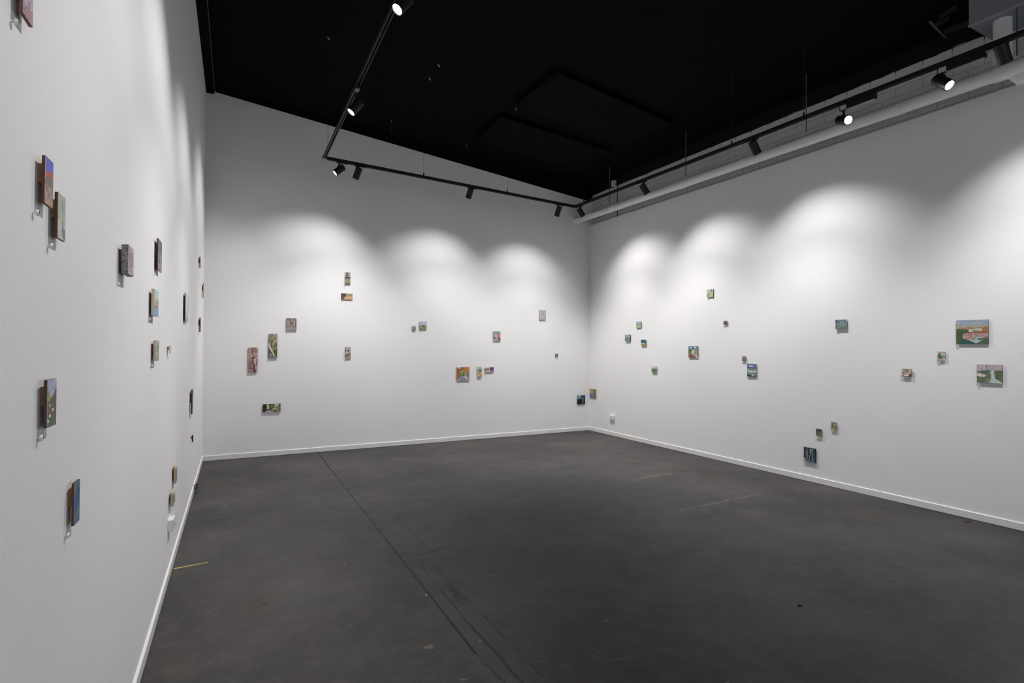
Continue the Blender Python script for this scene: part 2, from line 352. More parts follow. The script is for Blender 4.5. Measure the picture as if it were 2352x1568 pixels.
# skirting boards
HS = .067
def skirt(name, A, B, n):
    t = (B-A).normalized(); bm = bmesh.new(); Lg = (B-A).length
    prof = [(0, .004), (SK, .004), (SK, HS-.004), (SK-.004, HS), (0, HS)]
    ra = [bm.verts.new(A+n*d+Vector((0, 0, z))) for d, z in prof]; rb = [bm.verts.new(B+n*d+Vector((0, 0, z))) for d, z in prof]
    k = len(prof)
    for i in range(k): bm.faces.new((ra[i], ra[(i+1) % k], rb[(i+1) % k], rb[i]))
    bm.faces.new(ra[::-1]); bm.faces.new(rb); bmesh.ops.recalc_face_normals(bm, faces=bm.faces)
    struct(name, bm, M_SKIRT)
skirt('baseboard_left', Vector((xl(YF), YF, 0)), Vector((xl(YB-SK), YB-SK, 0)), WL.n)
skirt('baseboard_back', Vector((XL, YB, 0)), Vector((XR, YB, 0)), WB.n)
skirt('baseboard_right', Vector((xr(YB-SK), YB-SK, 0)), Vector((xr(YF), YF, 0)), WR.n)
# black batten at the left wall top and its worn metal bead
bm = bmesh.new(); prism(bm, [(xl(YF), YF), (xl(YF)+.09, YF), (xl(YB)+.09, YB), (xl(YB), YB)], 4.80, zc(XL+.09)-.001); struct('trim_1', bm, M_BLACK)
bm = bmesh.new(); tube(bm, [(xl(YF)+.098, YF, 4.815), (xl(YB)+.098, YB, 4.815)], .0035, 6); struct('trim_2', bm, M_LINE)
# ------------------------------------------------------------------ lighting track
ZR = 3.70; CR = on_z(1321, 474.5, ZR)                          # right back corner of the track
pr2 = on_z(2352, 75, ZR); YT = CR.y
dl = ray(745, 362); CLp = CAMP+dl*((YT-CAMP.y)/dl.y); ZLT = CLp.z   # left back corner
pl2 = on_z(902, 20, ZLT)
def ext(a, b_, y): k = (y-a.y)/(b_.y-a.y); return a+(b_-a)*k
ER = ext(CR, pr2, -1.6); EL = ext(CLp, pl2, -1.6)
print('track', CR, CLp, ER, EL)
track = thing('lighting_track', 'black U-shaped suspended lighting track running along three walls', 'light track', CR)
def rail(A, B):
    bm = bmesh.new(); d = (B-A); Lg = d.length; d.normalize(); s = d.cross(Vector((0, 0, 1))).normalized(); up = s.cross(d)
    prof = [(-.017, -.018), (-.008, -.018), (-.008, .004), (.008, .004), (.008, -.018), (.017, -.018), (.017, .018), (-.017, .018)]
    ra = [bm.verts.new(A+s*x+up*z) for x, z in prof]; rb = [bm.verts.new(B+s*x+up*z) for x, z in prof]; k = len(prof)
    for i in range(k): bm.faces.new((ra[i], ra[(i+1) % k], rb[(i+1) % k], rb[i]))
    bm.faces.new(ra[::-1]); bm.faces.new(rb); bmesh.ops.recalc_face_normals(bm, faces=bm.faces)
    o = bm_obj('rail', bm, M_TRACK, track); o.matrix_parent_inverse = Matrix.Translation(-CR)
rail(CLp, CR); rail(CR, ER); rail(CLp, EL)
def kid(name, bm, m, parent, base, **k):
    o = bm_obj(name, bm, m, parent, **k); o.matrix_parent_inverse = Matrix.Translation(-Vector(base)); return o
for c in (CLp, CR):
    bm = bmesh.new(); box(bm, c-Vector((.026, .026, .021)), c+Vector((.026, .026, .021)), .003); kid('corner_connector', bm, M_GREY if c is CLp else M_TRACK, track, CR)
def lerp_x(A, B, x): return A+(B-A)*((x-A.x)/(B.x-A.x))
wires = []
for u in (973, 1165):
    p = CAMP+ray(u, 420)*((YT-CAMP.y)/ray(u, 420).y); wires.append(lerp_x(CLp, CR, p.x))
for u, v in ((1336, 466), (1680, 335), (1843, 270)):
    p = on_z(u, v, ZR); wires.append(ext(CR, pr2, p.y))
p = on_z(752, 345, ZLT); wires.append(ext(CLp, pl2, p.y))
for y in (4.6, 2.4, .3): wires.append(ext(CLp, pl2, y))
wires.append(ext(CR, pr2, 1.2))
for p in wires:
    bm = bmesh.new(); tube(bm, [p+Vector((0, 0, .04)), Vector((p.x, p.y, zc(p.x)))], .0016, 6); kid('suspension_wire', bm, M_WIRE, track, CR)
    bm = bmesh.new(); tube(bm, [p+Vector((0, 0, .017)), p+Vector((0, 0, .05)), p+Vector((0, 0, .058))], [.008, .008, .004], 10); kid('wire_gripper', bm, M_TRACK, track, CR)
# ------------------------------------------------------------------ track lamps
HR, HL = .041, .145
def head_bm():
    bm = bmesh.new()
    lathe(bm, [(0, HL/2), (HR-.006, HL/2), (HR, HL/2-.005), (HR, -HL/2+.002), (HR-.002, -HL/2), (HR-.006, -HL/2), (HR-.008, -HL/2+.010)], 36)
    return bm
def lens_bm():
    bm = bmesh.new(); lathe(bm, [(0, -HL/2+.007), (HR-.012, -HL/2+.0075), (HR-.0075, -HL/2+.011)], 32); return bm
def spot(label, hc, trk, tdir, aim, watt=1.0, size=99, blend=.77, core=1.0, csize=97, core_aim=None, cf=.38, driver=False, tint=(1, .99, .98), long_stem=False, visible_label=False):
    """hc: head centre, trk: point on the track above, tdir: unit vector along the track, aim: lit point"""
    t = thing('track_spotlight', label, 'spotlight', trk, group='track spotlights')
    L_ = lambda p: Vector(p)-trk
    d = (aim-hc).normalized(); ang_ = math.atan2(tdir.y, tdir.x)
    bm = bmesh.new()
    ln = .30 if driver else .135
    box(bm, (-.03, -.017, -.072 if driver else -.034), (ln-.03, .017, -.0185), .002)
    bm.transform(Matrix.Rotation(ang_, 4, 'Z'))
    ad = bm_obj('adapter', bm, M_TRACK, t)
    bm = bmesh.new(); box(bm, (.03, -.0175, -.040 if not driver else -.077), (ln-.04, .0175, -.033 if not driver else -.071), .001); bm.transform(Matrix.Rotation(ang_, 4, 'Z'))
    bm_obj('adapter_clip', bm, M_GREY, ad)
    if driver:
        bm = bmesh.new(); box(bm, (-.022, -.0185, -.068), (.030, .0185, -.030), .0005); bm.transform(Matrix.Rotation(ang_, 4, 'Z')); bm_obj('rating_sticker', bm, M_FLAKE, ad)
    z_ = -d; x_ = Vector((0, 0, 1)).cross(z_)
    x_ = x_.normalized() if x_.length > 1e-4 else Vector((1, 0, 0)); y_ = z_.cross(x_)
    R = Matrix((x_, y_, z_)).transposed().to_4x4()
    hm = Matrix.Translation(L_(hc)) @ R
    bm = head_bm(); bm.transform(hm); hd = bm_obj('lamp_head', bm, M_HEAD, t, smooth=True)
    bm = lens_bm(); bm.transform(hm); bm_obj('lens', bm, M_LENS, hd)
    # stem from the adapter down to the pivot on the head
    piv = L_(hc)+z_*.012+y_*(HR-.006)
    bm = bmesh.new(); tube(bm, [(0, 0, -.03), Vector((0, 0, min(-.04, piv.z+.03))), piv], [.0105, .0105, .0105], 12); bm_obj('stem', bm, M_HEAD, t, smooth=True)
    for nm, w_, sz, bl, aim_ in (('beam_spill', SPILL_W*watt, size, blend, aim), ('beam_core', CORE_W*core, csize, 1.0, core_aim if core_aim is not None else Vector((hc.x+(aim.x-hc.x)*cf, hc.y+(aim.y-hc.y)*cf, 0)))):
        if w_ <= 0: continue
        dd = (aim_-hc).normalized(); zz_ = -dd; xx_ = Vector((0, 0, 1)).cross(zz_).normalized(); yy_ = zz_.cross(xx_)
        ld = bpy.data.lights.new(nm, 'SPOT'); ld.energy = w_; ld.spot_size = math.radians(sz); ld.spot_blend = bl
        ld.shadow_soft_size = .022; ld.color = tint
        lo = bpy.data.objects.new(nm, ld); COL.objects.link(lo); lo.parent = t
        lo.matrix_basis = Matrix.Translation(L_(hc)+d*(HL/2+.03)) @ Matrix((xx_, yy_, zz_)).transposed().to_4x4()
    return t
def on_y(u, v, y): d = ray(u, v); return CAMP+d*((y-CAMP.y)/d.y)
bdir = (CR-CLp).normalized(); rdir = (ER-CR).normalized(); ldir = (EL-CLp).normalized()
def back_lamp(u, v): p = on_y(u, v, YT); return p, lerp_x(CLp, CR, p.x)
def side_lamp(u, v, A, B):
    # head under a side arm: solve on the vertical plane of that arm
    n = Vector((B.y-A.y, -(B.x-A.x), 0)).normalized(); p = on_plane(u, v, A, n); return p, ext(A, B, p.y)
COOL = (.93, .96, 1.0)
lamps = []
h, t_ = back_lamp(821, 398); spot('second black spotlight from the left on the back track, aimed at the back wall', h, t_, bdir, WB.pt(WB.loc(WB.at(690, 690))[0], 1.75), 1.15)
h, t_ = back_lamp(1079, 443.5); spot('black spotlight alone in the middle of the back track', h, t_, bdir, WB.pt(WB.loc(WB.at(985, 690))[0], 1.86), 1.05)
h, t_ = back_lamp(1282, 485.5); spot('black spotlight at the right end of the back track, left of the bend', h, t_, bdir, WB.pt(WB.loc(WB.at(1195, 690))[0], 1.84), 1.0)
h, t_ = back_lamp(779, 390.5); t_ = lerp_x(CLp, CR, t_.x+.0); spot('leftmost black spotlight on the back track, tilted sideways with its lit face showing', h, t_, bdir, Vector((xl(6.95), 6.95, 2.35)), 1.0, core=.6)
h, t_ = side_lamp(1334, 487.5, CR, pr2); spot('black spotlight just right of the track bend in the far corner', h, t_, -rdir, WR.pt(WR.loc(WR.at(1480, 690))[0], 1.98), 1.15)
h, t_ = side_lamp(1480, 434, CR, pr2); spot('black spotlight above the near end of the white pipe, second from the far corner', h, t_, -rdir, WR.pt(WR.loc(WR.at(1655, 690))[0], 1.95), 1.1)
h, t_ = side_lamp(1734, 339, CR, pr2); spot('black spotlight mid-way along the right track, hanging straight down', h, t_, -rdir, WR.pt(WR.loc(WR.at(1905, 690))[0], 1.95), 1.1)
h, t_ = side_lamp(1938, 276, CR, pr2); spot('dazzling spotlight on the right track shining straight towards the viewer', h, t_, rdir, Vector((1.5, -3.6, .6)), 1.6, size=80, blend=1, core=0, driver=True, tint=COOL)
h, t_ = side_lamp(2165, 189, CR, pr2); spot('black spotlight on the right track with a round lit face turned right', h, t_, rdir, Vector((3.96, -1.6, 0)), 4.5, size=74, blend=.55, core=0, driver=True, tint=COOL)
h, t_ = side_lamp(2304, 123, CR, pr2); spot('large black spotlight at the top right of the photo, below the duct', h, t_, -rdir, WR.pt(WR.loc(WR.at(2352, 560))[0]+.35, 1.75), 1.25, tint=(.98, .99, 1))
h, t_ = side_lamp(817, 246, CLp, pl2); print('S11', h); spot('spotlight on the left track with its lit face towards the left wall', h, t_, ldir, Vector((xl(h.y-.1), h.y-.1, 1.9)), 1.1, cf=.85, csize=72)
h, t_ = side_lamp(926, 8, CLp, pl2); print('S12', h); spot('brightly glaring spotlight at the top of the photo on the left track', h, t_, ldir, Vector((xl(h.y-.3), h.y-.3, 1.9)), 1.4, cf=.85, csize=72)
for y, ay, txt, k in ((1.7, 1.6, 'added unseen spotlight along the left track, above the viewer', 1.15), (.0, -.2, 'added unseen spotlight on the left track behind the viewer', .4)):
    t_ = ext(CLp, pl2, y); h = t_+Vector((0, 0, -.13)); spot(txt, h, t_, ldir, Vector((xl(ay), ay, 1.6)), k, core=.4*k, cf=.9, csize=70)  # out-of-view lamps, added to light the left wall
for y, ay, txt, k in ((.2, .0, 'added unseen spotlight on the right track behind the viewer', 1.0),):
    t_ = ext(CR, pr2, y); h = t_+Vector((0, 0, -.13)); spot(txt, h, t_, rdir, Vector((xr(ay), ay, 1.7)), k*.35, core=0)  # out-of-view lamp, added to light the near right wall
# ------------------------------------------------------------------ drain pipe along the right wall
PX = on_y(1323, 503, YB).x; PZ = 3.775; PR = .058
def on_x(u, v, x): d = ray(u, v); return CAMP+d*((x-CAMP.x)/d.x)
pipe = thing('drain_pipe', 'white horizontal drain pipe on hanger rods along the right wall', 'pipe', (PX, YB, PZ))
pb = (PX, YB, PZ)
zp = lambda y: 3.745+.0077*(y-2.4)
bm = bmesh.new(); tube(bm, [(PX, YB, zp(YB)), (PX, YF, zp(YF))], PR, 32); kid('pipe_run', bm, M_PIPE, pipe, pb, smooth=True)
rods = [on_x(1400, 478, PX).y, on_x(1575, 405, PX).y, on_x(1852, 318, PX).y, on_x(2336, 130, PX).y]
for y in rods:
    bm = bmesh.new(); tube(bm, [(PX, y, zp(y)+PR), (PX, y, zc(PX))], .006, 8); kid('hanger_rod', bm, M_ROD, pipe, pb)
    bm = bmesh.new(); tube(bm, [(PX, y-.018, zp(y)), (PX, y+.018, zp(y))], PR+.003, 32, cap=True); c_ = kid('pipe_clamp', bm, M_PIPE, pipe, pb, smooth=True)
    bm = bmesh.new(); box(bm, (PX-.012, y-.012, zp(y)+PR-.004), (PX+.012, y+.012, zp(y)+PR+.028), .003); kid('clamp_lug', bm, M_WPLAST, pipe, pb)
for u, v in ((2060, 245), (1568, 408)):
    y = on_x(u, v, PX).y
    bm = bmesh.new(); tube(bm, [(PX, y-.05, zp(y)), (PX, y+.05, zp(y))], PR+.004, 32); kid('coupling', bm, M_PIPE, pipe, pb, smooth=True)
# tee under the duct and the pipe that rises into it
ty = on_x(2318, 160, PX).y; dz = on_x(2318, 45, PX).z
print('tee', ty, dz, 'rods', rods)
bm = bmesh.new(); tube(bm, [(PX, ty-.13, zp(ty)), (PX, ty+.10, zp(ty))], PR+.007, 32); kid('tee_sleeve', bm, M_PIPE, pipe, pb, smooth=True)
bm = bmesh.new(); tube(bm, [(PX+.02, ty-.02, zp(ty)-.02), (PX+.05, ty-.05, zp(ty)-.075), (PX+.05, ty-.2, zp(ty)-.085), (PX+.03, ty-.34, zp(ty)-.03)], PR-.004, 24); kid('sweep_branch', bm, M_PIPE, pipe, pb, smooth=True)
RX = PX+.12
rp = on_x(2303, 80, RX)
dz = on_x(2303, 47, RX).z
bm = bmesh.new(); tube(bm, [(RX, rp.y, zp(ty)), (RX, rp.y, dz+.02)], PR+.003, 32); kid('riser', bm, M_PIPE, pipe, pb, smooth=True)
# galvanised duct box
cA = on_z(2225, 62, dz); cB = on_z(2258, 94, dz); cC = on_z(2352, 9, dz)
print('duct', dz, cA, cB, cC)
dx1 = xr(cA.y)+.055
duct = thing('air_duct', 'grey sheet-metal duct box below the black ceiling, top right', 'duct', (cA.x, cA.y, dz))
bm = bmesh.new(); box(bm, (cA.x, -1.2, dz), (dx1, cA.y, zc(dx1)-.002), .004); kid('casing', bm, M_DUCT, duct, (cA.x, cA.y, dz))
bm = bmesh.new(); box(bm, (cA.x-.006, -1.2, dz-.003), (cA.x+.010, cA.y+.004, dz+.012)); kid('edge_flange', bm, mat('bright_zinc_edge', (.42, .43, .46), .4, metal=.3), duct, (cA.x, cA.y, dz))
# ceiling recess beside the duct: steel angle, timber joists, concrete edge
zz = 4.40
A = on_z(2136, 50, zz); B = on_z(2172, 86, zz)
bm = bmesh.new(); tube(bm, [A, B], .010, 4); o = bm_obj('steel_angle', bm, M_ROD); tag(o, 'short grey steel angle under the black ceiling, left of the duct box', 'bracket')
A = on_z(2168, 82, zz+.01); B = on_z(2222, 62, zz+.01); n_ = Vector((0, 0, .05))
bm = bmesh.new(); w_ = Vector((-.02, -.05, 0)); hexa(bm, [A, B, B+w_, A+w_, A+n_, B+n_, B+w_+n_, A+w_+n_]); o = bm_obj('concrete_lintel', bm, mat('grey_lintel', (.03, .03, .032), .8, noise=.2)); tag(o, 'dark grey lintel edge under the ceiling between steel angle and duct', 'beam')
for (u1, v1, u2, v2, txt) in ((2170, 38, 2197, 22, 'upper red-brown timber joist in the ceiling gap beside the duct'), (2155, 60, 2182, 46, 'lower red-brown timber joist in the ceiling gap beside the duct')):
    A = on_z(u1, v1, zz+.02); B = on_z(u2, v2, zz+.02); s_ = Vector((.012, .05, 0)); n_ = Vector((0, 0, .045))
    bm = bmesh.new(); hexa(bm, [A, B, B+s_, A+s_, A+n_, B+n_, B+s_+n_, A+s_+n_]); bmesh.ops.recalc_face_normals(bm, faces=bm.faces)
    o = bm_obj('timber_joist', bm, M_TIMBER); tag(o, txt, 'joist', 'timber joists in the ceiling gap')
# ceiling mesh panels
def cpt(u, v, drop=0):
    # intersect a pixel ray with the sloping ceiling lowered by drop
    d = ray(u, v); # z = 4.86-drop-(x-XL)*.0645
    k = (4.86-drop+XL*.0645-EYE)/(d.z+d.x*.0645); return CAMP+d*k
for cs, txt in ((((1278, 167), (1545, 286), (1434, 337), (1181, 243)), 'larger black mesh panel on the ceiling, nearer the right wall'),
                (((1150, 269), (1407, 350), (1335, 393), (1093, 326)), 'smaller black mesh panel on the ceiling, nearer the back wall')):
    P = [cpt(u, v, .06) for u, v in cs]; c = sum(P, Vector())/4
    t = thing('ceiling_panel', txt, 'ceiling panel', c, group='mesh panels on the ceiling')
    lo = [q-c for q in P]; up = [q+Vector((0, 0, .03)) for q in lo]
    bm = bmesh.new(); hexa(bm, [q*.985 for q in lo]+[q*.985+Vector((0, 0, .03)) for q in lo]); bmesh.ops.recalc_face_normals(bm, faces=bm.faces); bm_obj('mesh_sheet', bm, M_MESH, t)
    for i in range(4):
        bm = bmesh.new(); a_, b_ = lo[i], lo[(i+1) % 4]; tube(bm, [a_+Vector((0, 0, .01)), b_+Vector((0, 0, .01))], .012, 4); bm_obj('edge_bar', bm, M_BLACK, t)
    for q in lo:
        bm = bmesh.new(); tube(bm, [q*.9+Vector((0, 0, .02)), q*.9+Vector((0, 0, .06+.004-.0))], .006, 6); bm_obj('fixing_stud', bm, M_TRACK, t)
# pale hooks and anchors left in the ceiling
for u, v, txt in ((1007, 147, 'upper pale hook in the black ceiling left of the large mesh panel'), (986, 178, 'lower pale hook in the black ceiling left of the large mesh panel'),
                  (1210, 224, 'pale clip on the left edge of the large ceiling mesh panel'), (1184, 247, 'pale clip at the near corner of the large ceiling mesh panel'),
                  (753, 84, 'pale hook in the ceiling at the upper left of the track')):
    p = cpt(u, v, .0); bm = bmesh.new()
    tube(bm, [p+Vector((0, 0, .004)), p+Vector((0, 0, -.012)), p+Vector((.008, .004, -.026)), p+Vector((.018, .006, -.024)), p+Vector((.02, .006, -.012))], .0042, 6)
    o = bm_obj('ceiling_hook', bm, M_FLAKE); tag(o, txt, 'hook', 'pale hooks in the ceiling')
for u, v, v2, txt in ((899, 277, 318, 'thin wire hanging from a ceiling stud right of the left track'), (1072, 332, 370, 'thin wire hanging from a ceiling stud above the middle of the back track')):
    p = cpt(u, v); q = p-Vector((0, 0, (v2-v)/FOC*p.length))
    t = thing('hanging_wire', txt, 'wire', p, group='loose wires on the ceiling')
    bm = bmesh.new(); tube(bm, [(0, 0, 0), q-p], .0015, 5); bm_obj('wire', bm, M_WIRE, t)
    bm = bmesh.new(); tube(bm, [(0, 0, .002), (0, 0, -.014)], .005, 8); bm_obj('stud', bm, M_FLAKE, t)
# small white junction box on the blockwork
q = wj.at(1409, 421, .03); a = wj.loc(q)[0]
t = thing('junction_box', 'small pale junction box on the blockwork near the far corner', 'junction box', wj.pt(a, q.z), (0, 0, wj.rot()))
bm = bmesh.new(); box(bm, (-.042, -.045, -.05), (.042, .0, .05), .004); bm_obj('body', bm, M_WPLAST, t)
bm = bmesh.new(); box(bm, (-.036, -.049, -.044), (.036, -.044, .044), .002); bm_obj('lid', bm, M_WPLAST, t)
# ------------------------------------------------------------------ power outlets
def outlet(wall, c, w_, h_, d_, label):
    t = thing('power_outlet', label, 'power outlet', c, (0, 0, wall.rot()), 'white power outlets')
    bm = bmesh.new(); box(bm, (-w_/2, -d_, -h_/2), (w_/2, 0, h_/2), .003); bm_obj('mounting_block', bm, M_WPLAST, t)
    bm = bmesh.new(); box(bm, (-w_/2-.001, -d_-.007, -h_/2-.001), (w_/2+.001, -d_, h_/2+.001), .003); f = bm_obj('faceplate', bm, M_WPLAST, t)
    for s in (-1, 1):
        bm = bmesh.new(); box(bm, (s*w_*.3-.006, -d_-.0095, h_*.12), (s*w_*.3+.006, -d_-.006, h_*.36), .001); bm_obj('switch', bm, M_WPLAST, f)
        for dx, rz in ((-.006, .5), (.006, -.5), (0, 0)):
            bm = bmesh.new(); box(bm, (-.001, -d_-.0078, -.005), (.001, -d_-.0065, .005))
            bm.transform(Matrix.Translation((s*w_*.28+dx, 0, -h_*.12-(.010 if dx == 0 else 0))) @ Matrix.Rotation(rz, 4, 'Y')); bm_obj('socket_slot', bm, M_INK, f)
OW = .012
c = WR.at(1404.3, 958.5, .03); outlet(WR, WR.pt(WR.loc(c)[0], c.z), .116, .072, .024, 'white power outlet low on the right wall near the far corner')
c1 = WL.at(396.5, 1206, .028); c2 = WL.at(401.8, 1196, .028)
a1, a2 = WL.loc(c1)[0], WL.loc(c2)[0]; print('outletL', a1, a2, c1.z)
outlet(WL, WL.pt((a1+a2)/2, (c1.z+c2.z)/2), .116, .074, .024, 'white power outlet low on the left wall under two small paintings')
#PAINTINGS
# ------------------------------------------------------------------ paintings
def vnoise(x, y, seed):
    rs = np.random.RandomState(seed); G = rs.rand(64, 64); xi = np.floor(x).astype(int); yi = np.floor(y).astype(int); fx = x-xi; fy = y-yi
    fx = fx*fx*(3-2*fx); fy = fy*fy*(3-2*fy); g = lambda i, j: G[(i) % 64, (j) % 64]
    return (g(xi, yi)*(1-fx)+g(xi+1, yi)*fx)*(1-fy)+(g(xi, yi+1)*(1-fx)+g(xi+1, yi+1)*fx)*fy
def inpoly(x, y, P):
    r = np.zeros(x.shape, bool); n = len(P)
    for i in range(n):
        (x1, y1), (x2, y2) = P[i], P[(i+1) % n]
        if y1 == y2: continue
        c = ((y1 > y) != (y2 > y)) & (x < (x2-x1)*(y-y1)/(y2-y1)+x1); r ^= c
    return r
def paint(x, y, ops, seed, asp):
    xd = x+.035*(vnoise(x*9*asp, y*9, seed)-.5); yd = y+.035*(vnoise(x*9*asp+20, y*9+7, seed)-.5); xd = np.clip(xd, .004, .996); yd = np.clip(yd, .004, .996)
    col = np.zeros(x.shape+(3,))
    for op in ops:
        k = op[0]; c = np.array(hx(op[1]))
        if k == 'B': m = np.ones(x.shape)
        elif k == 'P': m = inpoly(xd, yd, op[2]).astype(float)
        elif k == 'E': m = (((xd-op[2])/op[4])**2+((yd-op[3])/op[5])**2 < 1).astype(float)
        elif k == 'H': m = (yd > op[2]).astype(float)*(yd < op[3])
        elif k == 'V': m = (xd > op[2]).astype(float)*(xd < op[3])
        elif k == 'L':
            m = np.zeros(x.shape)
            for (ax, ay), (bx, by) in zip(op[3], op[3][1:]):
                px, py = (xd-ax)*asp, yd-ay; dx_, dy_ = (bx-ax)*asp, by-ay
                t = np.clip((px*dx_+py*dy_)/(dx_*dx_+dy_*dy_+1e-9), 0, 1); dd = np.hypot(px-dx_*t, py-dy_*t); m = np.maximum(m, (dd < op[2]).astype(float))
        elif k == 'N':   # blotches: colour, amount, scale-x, scale-y, threshold
            sd = seed+int(op[3]*7+op[4]*13+op[5]*100); m = op[2]*(vnoise(x*op[3], y*op[4], sd) > op[5])
            if len(op) > 6: m = m*((y > op[6]) & (y < op[7]) & (x > op[8]) & (x < op[9]))
        col = col*(1-m[..., None])+c*m[..., None]
    v = 1+.34*(vnoise(x*22*asp, y*22, seed+3)-.5)+.26*(vnoise(x*50*asp, y*50, seed+5)-.5)
    lum = (col*np.array([.2126, .7152, .0722])).sum(-1, keepdims=True)
    return (lum+(col-lum)*.74)*v[..., None]*.82
def panel_mesh(wd, ht, d0, d1, ops, side, nx, ny, seed, k, speck=None, bottom=None):
    """painted panel: local x along the wall, -y out of the wall, z up; front face carries the picture"""
    me = bpy.data.meshes.new('panel'); xs = np.linspace(0, 1, nx+1); ys = np.linspace(0, 1, ny+1)
    X, Y = np.meshgrid(xs, ys); C = paint(X, Y, ops, seed, wd/ht)*k
    vs = [((a-.5)*wd, -d1, (.5-b_)*ht) for b_ in ys for a in xs]; cols = [tuple(np.clip(C[j, i], 0, .9)) for j in range(ny+1) for i in range(nx+1)]
    id_ = lambda i, j: j*(nx+1)+i
    fs = [(id_(i, j), id_(i, j+1), id_(i+1, j+1), id_(i+1, j)) for j in range(ny) for i in range(nx)]
    sc = np.array(hx(side))*k*.85; bcol = np.array(hx(bottom))*k if bottom else sc
    rs = np.random.RandomState(seed+11)
    def strip(front, dirv, kind):
        # side wall from the front edge back to d0, several rows so wear shows
        base = len(vs); n = len(front); rows = 5
        for r in range(rows):
            f = r/(rows-1)
            for q in front:
                vx = vs[q]; vs.append((vx[0], -d1+(d1-d0)*f, vx[2]))
                c_ = (bcol if kind == 'b' else sc)*(.85+.3*rs.rand())
                if r == 0 and kind != 'b': c_ = .55*c_+.45*np.array(cols[q])
                if speck: c_ = np.array(hx(speck[int(rs.rand()*len(speck))]))*k
                cols.append(tuple(np.clip(c_, 0, .9)))
        for r in range(rows-1):
            for i in range(n-1):
                a_ = base+r*n+i; fs.append((a_, a_+1, a_+n+1, a_+n) if dirv > 0 else (a_, a_+n, a_+n+1, a_+1))
    strip([id_(0, j) for j in range(ny+1)], -1, 's'); strip([id_(nx, j) for j in range(ny+1)], 1, 's')
    strip([id_(i, 0) for i in range(nx+1)], 1, 's'); strip([id_(i, ny) for i in range(nx+1)], -1, 'b')
    b0 = len(vs)
    for (sx, sz) in ((-1, -1), (-1, 1), (1, 1), (1, -1)): vs.append((sx*wd/2, -d0, sz*ht/2)); cols.append(tuple(sc*.6))
    fs.append((b0, b0+1, b0+2, b0+3))
    me.from_pydata(vs, [], fs); me.update()
    at = me.color_attributes.new('paint', 'FLOAT_COLOR', 'POINT')
    at.data.foreach_set('color', np.array([(*c, 1) for c in cols], dtype=np.float32).ravel())
    return me
GL = {'L': 'small paintings on the left wall', 'B': 'small paintings on the back wall', 'R': 'small paintings on the right wall'}
SEED = [10]
def painting(wall, gl, c, wd, ht, d0, d1, ops, label, wlev, px, side='6b5036', block=True, bh=(.15, .55), bw=.6, **kw):
    SEED[0] += 17; k = (.94 if gl == 'L' else .80)/lin(wlev)
    t = thing('painting', label, 'painting', c, (0, 0, wall.rot()), GL[gl])
    me = panel_mesh(wd, ht, d0, d1, ops, side, max(8, int(px[0])), max(8, int(px[1])), SEED[0], k, **kw)
    link('panel', me, M_PAINT, t)
    if block:
        bm = bmesh.new(); box(bm, (-wd*bw/2, -d0-.0005, (.5-bh[1])*ht), (wd*bw/2, 0, (.5-bh[0])*ht)); bm_obj('mounting_block', bm, M_WOOD, t)
    return t
def flat(wall, gl, ul, ur, vtl, vbl, vtr, vbr, ops, label, wlev, d=.016, th=.008, side='8a7a68', **kw):
    p = [wall.at(u, v, d) for u, v in ((ul, vtl), (ul, vbl), (ur, vtr), (ur, vbr))]
    a = [wall.loc(q) for q in p]; la = (a[0][0]+a[1][0])/2; ra = (a[2][0]+a[3][0])/2
    zt = (a[0][1]+a[2][1])/2; zb_ = (a[1][1]+a[3][1])/2
    return painting(wall, gl, wall.pt((la+ra)/2, (zt+zb_)/2), abs(ra-la), zt-zb_, d-th, d, ops, label, wlev, ((ur-ul)*1.35, (vbl-vtl)*1.35), side=side, **kw)
def oblique(ubk, ufl, ufr, vtl, vbl, ops, label, wlev, gap=.010, wd=None, th=None, **kw):
    """left wall: back-left edge, front-left edge and front-right edge in pixels"""
    vm = (vtl+vbl)/2; pb_ = WL.at(ubk, vm, gap); a0 = WL.loc(pb_)[0]
    if th is None:
        lo_, hi_ = .0, .08          # solve the thickness that puts the front edge at ufl
        best = min((abs(WL.loc(WL.at(ufl, vm, gap+q))[0]-a0), q) for q in [i*.0005 for i in range(6, 120)]); th = best[1]
    d1 = gap+th
    L0 = WL.at(ufl, vm, d1); a0 = WL.loc(L0)[0]
    a1 = WL.loc(WL.at(ufr, vm, d1))[0] if wd is None else a0+wd
    zt = WL.at(ufl, vtl, d1).z; zb_ = WL.at(ufl, vbl, d1).z
    print('obl', label[:40], 'th %.4f y %.2f w %.3f h %.3f' % (th, a0+8, a1-a0, zt-zb_))
    a1 = min(a1, a0+2.2*(zt-zb_)); 
    if a1 > .03: a0 -= a1-.03; a1 = .03
    return painting(WL, 'L', WL.pt((a0+a1)/2, (zt+zb_)/2), a1-a0, zt-zb_, gap, d1, ops, label, wlev, (30, max(20, min(120, (vbl-vtl)*1.3))), **kw)
def pin(wall, u, v, label, r=.0052, mark=True):
    p = wall.at(u, v, .008); a = wall.loc(p)[0]
    o_ = wall.pt(a, p.z); bm = bmesh.new()
    lathe(bm, [(0, .0105), (r*.78, .0102), (r*.98, .0085), (r, .006), (r*.8, .0045), (r*.3, .0038), (r*.22, -.003), (0, -.003)], 18)
    o = bm_obj('number_pin', bm, M_WPLAST, None, o_, (math.pi/2, 0, wall.rot()), smooth=True); tag(o, label, 'pin', 'numbered pins below the paintings')
    if mark:
        bm = bmesh.new(); box(bm, (-r*.14, -r*.5, .0098), (r*.14, r*.5, .0110)); box(bm, (-r*.36, r*.22, .0098), (-r*.05, r*.44, .0109)); bm_obj('numeral', bm, M_INK, o)
